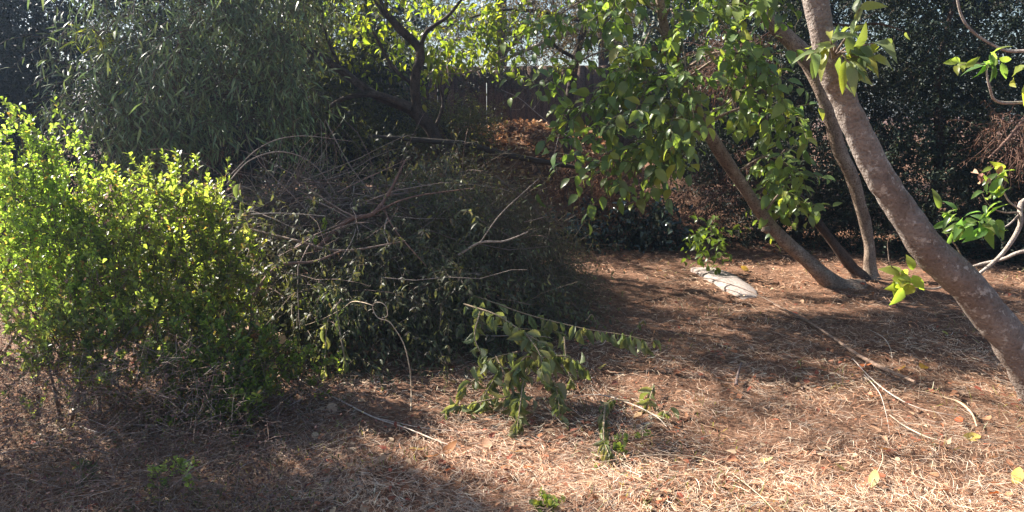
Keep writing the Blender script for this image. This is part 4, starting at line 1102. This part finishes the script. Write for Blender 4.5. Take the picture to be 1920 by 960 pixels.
# bare cut branches that stand out
def bare(name, label, path, rads, c=(0.22, 0.15, 0.115), forks=(), group='bare cut branches on the brush pile', mat=None, capc=None, cat='cut branch'):
    out = .42 if group else 0
    c = tuple(np.array(c) * .75)
    path = [(x, y, Y - out) for x, y, Y in path]; forks = [([(x, y, Y - out) for x, y, Y in f], q) for f, q in forks]
    pts = np.array([P(*q) for q in path])
    root = thing(name, label, cat, pts[0], group)
    mb = MB(); p, r, t = tube(mb, pts, np.array(rads) * .62, 9, max(20, 7 * len(path)), .12, c, True, capc); stem = mb.build('stem', mat or M_twig, root, True)
    for fk in forks:
        q = np.array([P(*z) for z in fk[0]])
        mb = MB(); tube(mb, q, np.array(fk[1]) * .6, 6, 16, .12, c); mb.build('fork', mat or M_twig, stem, True)
    return root
RB = (0.23, 0.13, 0.10)
bare('cut_branch', 'thick reddish cut branch arching up in the middle of the pile', [(590, 470, 5.2), (650, 415, 5.3), (700, 400, 5.3), (730, 360, 5.4), (760, 300, 5.5)], [.024, .024, .022, .016, .008], RB,
     [([(700, 400, 5.3), (770, 370, 5.3), (890, 352, 5.3)], [.012, .009, .004]), ([(715, 380, 5.35), (740, 430, 5.2), (800, 500, 5.0)], [.010, .008, .004])])
bare('cut_branch', 'long straight reddish cut branch slanting below the arched one', [(470, 430, 5.2), (550, 450, 5.1), (640, 470, 5.05), (760, 452, 5.0)], [.012, .014, .014, .008], (0.30, 0.21, 0.165))
bare('cut_branch', 'pale peeled cut branch on the right side of the pile', [(860, 478, 5.1), (900, 455, 5.1), (945, 452, 5.1), (990, 435, 5.1)], [.013, .013, .010, .006], (0.40, 0.32, 0.26), [([(900, 455, 5.1), (940, 400, 5.1), (1010, 335, 5.2)], [.007, .006, .003])])
bare('cut_branch', 'thin arched bare stem at the upper left of the pile', [(425, 345, 5.0), (470, 300, 5.1), (530, 285, 5.2), (590, 310, 5.3), (640, 380, 5.4)], [.006, .006, .006, .005, .003], (0.33, 0.26, 0.22))
bare('cut_branch', 'second thin arched stem over the dark hollow of the pile', [(430, 330, 5.0), (490, 275, 5.1), (560, 255, 5.2), (660, 265, 5.3)], [.005, .005, .004, .002], (0.33, 0.26, 0.22))
bare('cut_branch', 'straight pale stick crossing the dark hollow of the pile', [(470, 402, 4.95), (530, 400, 5.0), (610, 405, 5.05)], [.007, .006, .004], (0.40, 0.33, 0.29))
bare('cut_branch', 'slanting stick across the top of the tangled pile', [(610, 225, 5.6), (650, 300, 5.5), (700, 370, 5.4)], [.006, .006, .004], (0.24, 0.19, 0.16))
bare('cut_branch', 'reddish cut branch low behind the bright shrubs', [(470, 560, 4.6), (520, 500, 4.7), (590, 490, 4.8), (640, 470, 4.9)], [.016, .015, .012, .008], (0.26, 0.16, 0.12))
bare('fallen_bough', 'long dark fallen bough lying along the top of the brush pile', [(690, 255, 6.6), (780, 262, 6.6), (870, 270, 6.6), (930, 285, 6.7), (1000, 300, 6.8), (1070, 312, 6.9), (1125, 325, 6.9)], [.022, .034, .040, .042, .04, .032, .016], (0.06, 0.045, 0.036),
     [([(905, 283, 6.6), (908, 300, 6.5), (912, 312, 6.5)], [.012, .011, .01]), ([(1000, 300, 6.8), (1020, 340, 6.7), (1030, 390, 6.6)], [.008, .006, .003])], None, cat='bough')
bare('twiggy_spray', 'grey leafless spray standing before the fence boards', [(1055, 250, 8.5), (1010, 215, 8.5), (975, 185, 8.5), (940, 168, 8.5)], [.010, .008, .006, .003], (0.42, 0.35, 0.31),
     [([(1000, 205, 8.5), (1020, 180, 8.5), (1050, 165, 8.5)], [.004, .003, .002]), ([(985, 195, 8.5), (975, 205, 8.5), (960, 205, 8.5)], [.003, .003, .002]), ([(1050, 245, 8.5), (1040, 290, 8.4), (1045, 330, 8.3)], [.006, .005, .003]), ([(1055, 250, 8.5), (1090, 270, 8.4), (1110, 300, 8.4)], [.006, .005, .003])], None, cat='dry branch')

# sawn branch end poking out by the low shrub
def build_sawn():
    a = P(440, 618, 4.35); e = P(528, 636, 4.15)
    root = thing('sawn_branch', 'brown sawn branch end pointing out beside the low shrub', 'cut branch', a)
    mb = MB(); p, r, t = tube(mb, [a, (a + e) / 2 + (0, 0, .008), e], [.03, .031, .034], 14, 14, .06, (0.30, 0.18, 0.11), cap=False); mb.build('bark', M_twig, root, True)
    mc = MB(); tube(mc, [e - (e - a) * .01, e + norm(e - a) * .003], [.029, .029], 14, 4, 0, (0.55, 0.33, 0.17)); mc.build('cut_face', M_wood, root)
build_sawn()
def wood_disc(name, label, x, y, R, c):
    b = G(x, y); mb = MB()
    d = norm(np.array([.3, -.8, .5]))
    tube(mb, [b + (0, .02, R * .6), b + (0, .02, R * .6) + d * .025], [R, R], 14, 4, .08, (0.22, 0.14, 0.10), True, c)
    return tag(mb.build(name, M_wood), label, 'wood offcut')
wood_disc('wood_offcut', 'tan round wood offcut lying below the pale long stick', 621, 775, .028, (0.42, 0.28, 0.18))
wood_disc('wood_chip', 'small pale wood chip on the shaded litter', 588, 824, .016, (0.62, 0.46, 0.28))

# pale slab half sunk in the clearing
def build_slab():
    a = G(1306, 500); e = G(1408, 562)
    n, m = 40, 18
    ax = e - a; L = np.linalg.norm(ax[:2]); ux = ax[:2] / L; uy = np.array([-ux[1], ux[0]])
    V = np.zeros((n, m, 3))
    for i in range(n):
        s = i / (n - 1)
        w = .15 * (1 - abs(2 * s - 1) ** 3.2) ** .5 * (1 - .22 * s) + .015
        for j in range(m):
            q = j / (m - 1) * math.pi
            off = -math.cos(q) * w * (1 + .1 * (vnoise(s * 7 + 3, j * .4) - .5)); hh = .07 * math.sin(q) ** .45 * (1 - abs(2 * s - 1) ** 4) * (1 + .12 * (float(vnoise(s * 5, j * .4)) - .5))
            xy = a[:2] + ux * L * s + uy * (off + .04 * math.sin(s * 3.0))
            V[i, j] = (xy[0], xy[1], float(H(*xy)) - .015 + hh)
    i = np.arange(n - 1)[:, None] * m + np.arange(m - 1)[None]
    q = np.stack([i, i + 1, i + m + 1, i + m], -1).reshape(-1, 4)
    mt, nt, N, Lk, b = nodes_of('pale_weathered_slab')
    tc = N.new('ShaderNodeTexCoord'); mp = N.new('ShaderNodeMapping'); mp.inputs['Rotation'].default_value = (0, 0, -math.atan2(ux[1], ux[0])); mp.inputs['Scale'].default_value = (1, 1, 1)
    n1 = N.new('ShaderNodeTexNoise'); n1.inputs['Scale'].default_value = 70; n1.inputs['Detail'].default_value = 8; n1.inputs['Roughness'].default_value = .7
    mp2 = N.new('ShaderNodeMapping'); mp2.inputs['Scale'].default_value = (.25, 1, 1)
    Lk.new(tc.outputs['Object'], mp.inputs[0]); Lk.new(mp.outputs[0], mp2.inputs[0]); Lk.new(mp2.outputs[0], n1.inputs['Vector'])
    cr = N.new('ShaderNodeValToRGB'); cr.color_ramp.elements[0].position = .35; cr.color_ramp.elements[0].color = (.17, .135, .115, 1); cr.color_ramp.elements[1].position = .62; cr.color_ramp.elements[1].color = (.37, .315, .285, 1)
    Lk.new(n1.outputs['Fac'], cr.inputs[0]); Lk.new(cr.outputs[0], b.inputs['Base Color']); b.inputs['Roughness'].default_value = .9
    bp = N.new('ShaderNodeBump'); bp.inputs['Strength'].default_value = .4; bp.inputs['Distance'].default_value = .006; Lk.new(n1.outputs['Fac'], bp.inputs['Height']); Lk.new(bp.outputs[0], b.inputs['Normal'])
    o = link('stone_slab', make_mesh('stone_slab', V.reshape(-1, 3), [q[:, ::-1]], mt, None, True))
    tag(o, 'pale grey elongated slab lying in the sunlit needle litter', 'slab')
build_slab()

# ================================================================== WILTED BRANCHES IN FRONT
WCOL = [(0.18, 0.215, 0.095), (0.23, 0.255, 0.12), (0.145, 0.18, 0.08), (0.28, 0.275, 0.14)]
VW = leaf_variants('wilt', M_leaf_dull, WCOL, (.34, .42, .5), (0, .1, .2))
VWY = leaf_variants('wilt', M_leaf_thin, [(0.18, 0.24, 0.06), (0.24, 0.28, 0.07)], (.36, .44, .5), (0, .1, .2))
def wilted(label, paths, L, per_m, start=.15, hang=1.5, group='wilted leafy branches in front of the pile', variants=None, r0=.005, both=1, c=(0.30, 0.22, 0.14)):
    fwd = .34 if ('bunch' in label or 'tangle' in label) else 0
    paths = [[(x, y, Y - fwd) for x, y, Y in q] for q in paths]
    ctrl = np.array([PG(*q) for q in paths[0]])
    root = thing('wilted_branch', label, 'wilted branch', ctrl[0], group)
    for k, path in enumerate(paths):
        q = np.array([PG(*z, lift=.06) for z in path]); mb = MB()
        p, r, t = tube(mb, q, [r0, r0 * .7, r0 * .3], 6, 40, .1, c); stem = mb.build('stem', M_twig, root, True)
        ln = np.linalg.norm(np.diff(p, axis=0), axis=1).sum(); m = max(4, int(ln * per_m))
        f = np.linspace(start if k == 0 else .05, 1, m); i = (f * 39).astype(int)
        for s in range(both):
            pos = p[i] + rng.normal(size=(m, 3)) * .006
            d = norm(np.array([0, 0, -hang]) + t[i] * .45 + rng.normal(size=(m, 3)) * .75)
            ok = rng.random(m) > .2
            nr = norm(rng.normal(size=(m, 3)) * .9 + np.array([-.3, -.8, .1]))
            leaf_parts(stem, pos[ok], d[ok], nr[ok], (L * (.45 + .85 * rng.random(m)))[ok], variants or VW)
    return root
wilted('long wilted branch reaching right with a row of hanging pale leaves', [[(850, 545, 4.75), (905, 560, 4.6), (990, 590, 4.45), (1090, 615, 4.35), (1170, 628, 4.3), (1225, 640, 4.25)]], .09, 24, .1, both=2)
wilted('wilted branch hanging lower left of the long one', [[(860, 590, 4.7), (920, 610, 4.55), (1000, 618, 4.5), (1060, 625, 4.45)], [(900, 600, 4.6), (880, 610, 4.55), (850, 605, 4.5)]], .09, 24, .1, both=2)
wilted('wilted sprig hanging straight down beneath the long branch', [[(1058, 632, 4.3), (1060, 660, 4.2), (1066, 700, 4.12), (1074, 715, 4.1)]], .07, 42, .05, hang=2.2, both=1)
wilted('wilted bunch arching over the litter with thick drooping leaves', [[(1020, 690, 4.1), (990, 668, 4.05), (970, 690, 4.0), (958, 715, 3.98)], [(1000, 672, 4.08), (1060, 668, 4.15), (1100, 690, 4.2)]], .10, 40, .2, hang=1.8, both=2)
wilted('wilted bunch nearest the pile with narrow hanging leaves', [[(970, 660, 4.35), (930, 670, 4.25), (890, 690, 4.15)], [(930, 668, 4.25), (960, 730, 4.0), (965, 770, 3.9)]], .09, 34, .05, both=2)
wilted('wilted leaves lying on the litter at the left of the bunches', [[(1000, 745, 3.95), (940, 745, 3.98), (880, 758, 3.95), (840, 765, 3.95)], [(900, 705, 4.2), (880, 720, 4.15), (860, 745, 4.1)]], .085, 38, .05, hang=.7, both=2)
wilted('wilted leafy tangle low in the middle of the wilted bunches', [[(1010, 640, 4.3), (985, 700, 4.05), (975, 760, 3.85), (970, 800, 3.7)], [(1000, 660, 4.25), (1040, 720, 4.0), (1050, 780, 3.8)], [(940, 690, 4.2), (915, 730, 4.05), (900, 760, 3.95)]], .085, 38, .05, hang=1.3, both=2)
wilted('wilted leafy spray linking the pile to the drooping bunches', [[(870, 570, 4.5), (930, 590, 4.3), (985, 625, 4.1), (1030, 650, 4.0)], [(900, 585, 4.4), (890, 630, 4.2), (905, 670, 4.05)], [(985, 625, 4.1), (1010, 660, 3.95), (1020, 700, 3.85)]], .085, 36, .05, hang=1.4, both=2)
wilted('small wilted sprig standing on the sunny litter', [[(1180, 752, 3.72), (1150, 750, 3.66), (1134, 765, 3.62), (1130, 800, 3.6)], [(1134, 765, 3.62), (1132, 820, 3.52), (1140, 848, 3.45)]], .06, 70, .3, hang=1.6, both=1)
wilted('wilted sprig at the tip of the white bowed stick', [[(1225, 720, 3.95), (1222, 735, 3.9), (1215, 755, 3.88)], [(1245, 770, 3.75), (1250, 775, 3.72), (1258, 765, 3.7)]], .07, 45, .0, hang=1.2, both=1)
wilted('wilted shoots at the front of the pile by the looped vine', [[(640, 560, 4.25), (615, 600, 4.2), (610, 660, 4.1), (608, 715, 4.0)], [(630, 575, 4.2), (640, 640, 4.1), (650, 690, 4.05)]], .07, 40, .1, hang=1.9, both=1, c=(0.36, 0.26, 0.18))
wilted('yellow-green wilted sprig hanging in the bare sticks', [[(610, 405, 4.9), (606, 425, 4.9), (598, 445, 4.9)]], .06, 60, .0, hang=1.8, variants=VWY)
wilted('curled wilted sprig at the right end of the bright shrubs', [[(450, 345, 4.5), (452, 375, 4.5), (458, 400, 4.5), (455, 430, 4.5)], [(420, 340, 4.5), (412, 365, 4.5), (420, 400, 4.5)]], .08, 36, .0, hang=1.8, both=1)
wilted('wilted sprigs half hidden right of the pile in deep shade', [[(1210, 605, 4.9), (1205, 600, 4.9), (1190, 620, 4.9)], [(1100, 600, 4.7), (1110, 590, 4.7), (1120, 610, 4.7)]], .05, 50, .0, hang=1.6)

# ================================================================== STICKS ON THE GROUND
def stick(label, path, rads, c, name='stick', lift=.032, group='sticks lying on the litter', forks=(), capc=None):
    pts = []
    for q in path:
        pts.append(PG(*q, lift=lift + max(rads) * .5) if len(q) == 3 else G(*q, lift + max(rads) * .5))
    root = thing(name, label, 'stick', pts[0], group)
    rads = np.array(rads) * .56; forks = [(f, np.array(q) * .56) for f, q in forks]
    mb = MB(); tube(mb, pts, rads, 7, 10 * len(pts), .12, c, True, capc); stem = mb.build('stem', M_twig, root, True)
    for f, rr in forks:
        q = [PG(*z, lift=lift) if len(z) == 3 else G(*z, lift) for z in f]
        mb = MB(); tube(mb, q, rr, 6, 8 * len(q), .1, c); mb.build('fork', M_twig, stem, True)
    return root
PALE = (0.58, 0.50, 0.42); TAN = (0.40, 0.29, 0.20); GREY = (0.30, 0.24, 0.20)
stick('looped tan vine stem rising from the litter before the pile', [(770, 770), (771, 735, 3.75), (768, 690, 3.74), (757, 645, 3.74), (738, 613, 3.74), (727, 602, 3.74), (709, 596, 3.75), (700, 582, 3.76), (700, 570, 3.76), (712, 567, 3.75), (724, 575, 3.74), (726, 592, 3.73), (716, 596, 3.73)],
      [.0045, .0045, .005, .005, .005, .005, .0045, .0045, .004, .004, .004, .004, .003], (0.52, 0.40, 0.28), 'vine_stem', forks=[([(700, 573, 3.76), (680, 567, 3.85), (660, 566, 4.05), (640, 580, 4.1), (600, 600, 4.2), (565, 612, 4.3)], [.004, .004, .004, .003, .003, .002])])
stick('long pale stick running down from the low shrub onto the litter', [(540, 698, 4.3), (585, 725, 4.1), (640, 752), (700, 782), (760, 802), (830, 830), (862, 838)], [.005, .006, .007, .007, .006, .004, .002], (0.47, 0.38, 0.31), forks=[([(700, 782), (780, 800), (850, 808), (905, 812)], [.004, .004, .003, .002])])
stick('dark reddish twig lying across the litter below the vine', [(830, 795), (870, 815), (930, 808), (945, 800)], [.003, .004, .003, .002], (0.24, 0.14, 0.10))
stick('white bowed stick beside the small wilted sprig', [(1075, 742), (1130, 741, 3.9), (1190, 760, 3.82), (1232, 782, 3.74), (1250, 800)], [.003, .006, .006, .006, .003], (0.50, 0.42, 0.34), forks=[([(1128, 741, 3.9), (1110, 730), (1130, 770)], [.002, .002, .002])])
stick('short white twig leaning left of the white bowed stick', [(1010, 755), (1030, 770, 3.8), (1055, 795)], [.003, .004, .003], (0.50, 0.42, 0.34))
stick('pale straight stick on the sunny litter in the foreground', [(1120, 868), (1180, 858), (1240, 853), (1310, 858), (1370, 880)], [.003, .005, .005, .004, .002], (0.48, 0.36, 0.25))
stick('dark thin stem arching over the pale slab', [(1235, 533), (1275, 525, 6.7), (1325, 522, 6.4), (1375, 535, 6.1), (1420, 553, 5.9), (1470, 578), (1520, 602)], [.004, .006, .007, .007, .007, .006, .004], (0.17, 0.12, 0.09))
stick('thick broken brown branch lying across the right of the clearing', [(1450, 570), (1510, 600, 5.2), (1560, 632, 4.95), (1600, 660, 4.75), (1650, 688, 4.6), (1715, 716)], [.006, .012, .017, .02, .022, .014], (0.27, 0.18, 0.13), 'broken_branch', capc=(0.5, 0.36, 0.24),
      forks=[([(1625, 675, 4.7), (1618, 690, 4.55), (1600, 672, 4.5)], [.006, .006, .003]), ([(1665, 690, 4.55), (1720, 690), (1740, 705), (1700, 720)], [.003, .003, .003, .002])])
stick('long split white strand below the broken branch', [(1598, 672, 4.72), (1630, 706), (1665, 735), (1705, 758), (1750, 772), (1812, 782)], [.003, .005, .006, .004, .003, .001], (0.47, 0.40, 0.34), forks=[([(1620, 702), (1648, 735), (1660, 770), (1668, 812)], [.005, .004, .003, .001])])
stick('short pale forked twig below the split white strand', [(1668, 778), (1695, 798), (1735, 818), (1770, 828)], [.004, .006, .005, .002], (0.56, 0.44, 0.32))
stick('small white arched twig above the broken branch', [(1630, 618), (1655, 632, 4.85), (1668, 650, 4.7), (1673, 672)], [.003, .004, .004, .002], (0.50, 0.42, 0.34))
stick('thin looping brown stem on the litter right of the broken branch', [(1655, 688), (1700, 688, 4.45), (1725, 700, 4.35), (1722, 740)], [.003, .003, .003, .002], (0.38, 0.27, 0.19))
stick('short dark stub standing in the shaded litter', [(1380, 722), (1384, 700, 4.35), (1390, 680, 4.4)], [.016, .014, .007], (0.14, 0.10, 0.09), 'wood_stub')
stick('tan curled bark piece near the foot of the leaning trunk', [(1770, 745), (1800, 755, 3.95), (1822, 775, 3.85), (1832, 800)], [.006, .011, .010, .006], (0.42, 0.29, 0.19), 'bark_piece')
stick('thin pale stem bent near the bottom right', [(1652, 840), (1655, 862, 3.25), (1640, 895), (1620, 930)], [.002, .003, .003, .002], (0.58, 0.46, 0.32))
stick('pale twig at the very bottom right of the middle', [(1340, 958), (1390, 945), (1450, 942)], [.003, .004, .002], (0.6, 0.48, 0.34))
stick('long thin straw-coloured stem slanting through the bottom foreground', [(1370, 885), (1420, 925), (1450, 955), (1465, 975)], [.003, .003, .003, .002], (0.52, 0.40, 0.28))
stick('grey forked twig in the shaded lower left litter', [(150, 800), (190, 812), (215, 808), (225, 822)], [.004, .005, .004, .002], (0.5, 0.43, 0.38), forks=[([(175, 842), (205, 850), (222, 845)], [.003, .004, .002])])
stick('short grey twig at the left edge of the shaded litter', [(0, 850), (30, 845), (62, 846)], [.004, .004, .002], (0.5, 0.43, 0.38))
stick('small white twig in the shaded litter', [(448, 880), (462, 870), (472, 866)], [.003, .004, .003], (0.66, 0.60, 0.55))
stick('thin brown stem leaning in the lower left litter', [(500, 750), (570, 765), (640, 772)], [.005, .004, .003], (0.3, 0.2, 0.15))

# ================================================================== FALLEN LEAVES
def fallen(label, x, y, L, c, curl=.7, group='fallen coloured leaves on the litter', ratio=.5, name='fallen_leaf'):
    b = G(x, y)
    V0, T, Q = TPL['ovate']; V = V0.copy(); V[:, 1] *= ratio
    V[:, 2] = V[:, 2] * .5 + curl * (V[:, 0] - .5) ** 2 + .04 * np.sin(V[:, 0] * 8) * np.sign(V[:, 1])
    V[:, 0] -= .5
    me = make_mesh(name, V, [np.array(T), np.array(Q)], M_leaf_fall, np.broadcast_to(np.array(c, float), V.shape), True)
    o = link(name, me); o.location = (b[0], b[1], float(H(b[0], b[1])) + .03); o.scale = (L, L, L)
    o.rotation_euler = (float(rng.normal() * .45), float(rng.normal() * .45), float(rng.random() * 6.28))
    return tag(o, label, 'fallen leaf', group)
M_leaf_fall = leaf_mat('leaf_fallen', .55, .25, (1.2, 1.1, .6), .35, .6)
YEL = (0.55, 0.40, 0.11); ORG = (0.50, 0.20, 0.06); RED = (0.40, 0.05, 0.03); BRN = (0.34, 0.13, 0.06); YG = (0.42, 0.40, 0.15); PAL = (0.44, 0.27, 0.14)
for a in (('bright yellow fallen leaf where the shade meets the sunny litter', 785, 855, .085, YEL), ('yellow fallen leaf right of the short pale forked twig', 1818, 830, .085, YEL), ('yellow-green fallen leaf near the bottom right centre', 1572, 888, .085, YG),
          ('pale yellow fallen leaf beside a dark cone near the bottom right', 1637, 912, .085, YG), ('yellow-green fallen leaf in shade left of the leaning trunk', 1770, 632, .08, YG), ('yellow fallen leaf in the shade below the broken branch', 1730, 697, .09, YEL),
          ('long yellow fallen leaf next to the end of the broken branch', 1690, 700, .09, YEL), ('orange leaf caught at the end of the broken branch', 1622, 694, .08, ORG), ('bright red dead leaf right of the split white strand', 1796, 799, .075, RED),
          ('orange-brown curled leaf in the open sunny litter', 1656, 853, .06, ORG), ('yellow fallen leaf at the right edge of the photo', 1905, 908, .09, YEL), ('orange leaf at the bottom edge right of the middle', 1210, 945, .06, ORG),
          ('pale orange fallen leaf in front of the wilted branches', 966, 858, .08, PAL), ('dark red-brown curled leaf by the bright yellow leaf', 808, 868, .075, BRN), ('rust brown curled leaf behind the bright yellow leaf', 845, 850, .085, BRN),
          ('pale tan leaf above the pale orange one', 912, 842, .08, PAL), ('small orange leaf on the bottom edge', 1328, 953, .04, (0.62, 0.28, 0.05)), ('yellow-green leaf beside the thin straw stem', 1437, 874, .06, YG), ('orange leaf lying by the small wilted sprig', 1195, 790, .1, PAL),
          ('yellowish leaf in the shade beneath the long wilted branch', 1130, 697, .09, (0.45, 0.36, 0.12)), ('brown leaf on the shaded litter in the clearing', 1275, 705, .08, BRN), ('orange leaf in the bottom right corner', 1862, 938, .07, ORG),
          ('brown leaf at the foot of the low shrub', 250, 700, .09, BRN), ('dark brown curled cone-like leaf near the bottom right', 1628, 926, .045, (0.16, 0.07, 0.05)), ('pale leaf at the foot of the leaning trunk', 1790, 750, .08, PAL), ('yellow leaf beside the pale slab', 1395, 508, .1, (0.5, 0.36, 0.1)),
          ('rusty leaf amid the open litter left of the leaf with orange curl', 1540, 890, .05, BRN), ('pale straw leaf between the forked twig and trunk', 1850, 795, .07, PAL)):
    fallen(*a)

# ================================================================== added scattering volume that stands in for lens glare
def build_veil():
    x0, x1, y0, y1, z0, z1 = -92, 92, -62, 122, -1.2, 7.6
    V = [(x0, y0, z0), (x1, y0, z0), (x1, y1, z0), (x0, y1, z0), (x0, y0, z1), (x1, y0, z1), (x1, y1, z1), (x0, y1, z1)]
    Q = [(0, 3, 2, 1), (4, 5, 6, 7), (0, 1, 5, 4), (1, 2, 6, 5), (2, 3, 7, 6), (3, 0, 4, 7)]
    m = bpy.data.materials.new('veil_volume'); m.use_nodes = True
    N = m.node_tree.nodes; N.remove(N['Principled BSDF'])
    v = N.new('ShaderNodeVolumePrincipled')
    v.inputs['Color'].default_value = (0.52, 0.70, 1.0, 1)
    v.inputs['Density'].default_value = 0.0036
    v.inputs['Anisotropy'].default_value = 0.76
    m.node_tree.links.new(v.outputs[0], N['Material Output'].inputs['Volume'])
    o = link('veil', make_mesh('veil', V, [np.array(Q)], m), None, 'stuff')
    tag(o, 'added bluish haze filling the garden air', 'veil')
build_veil()
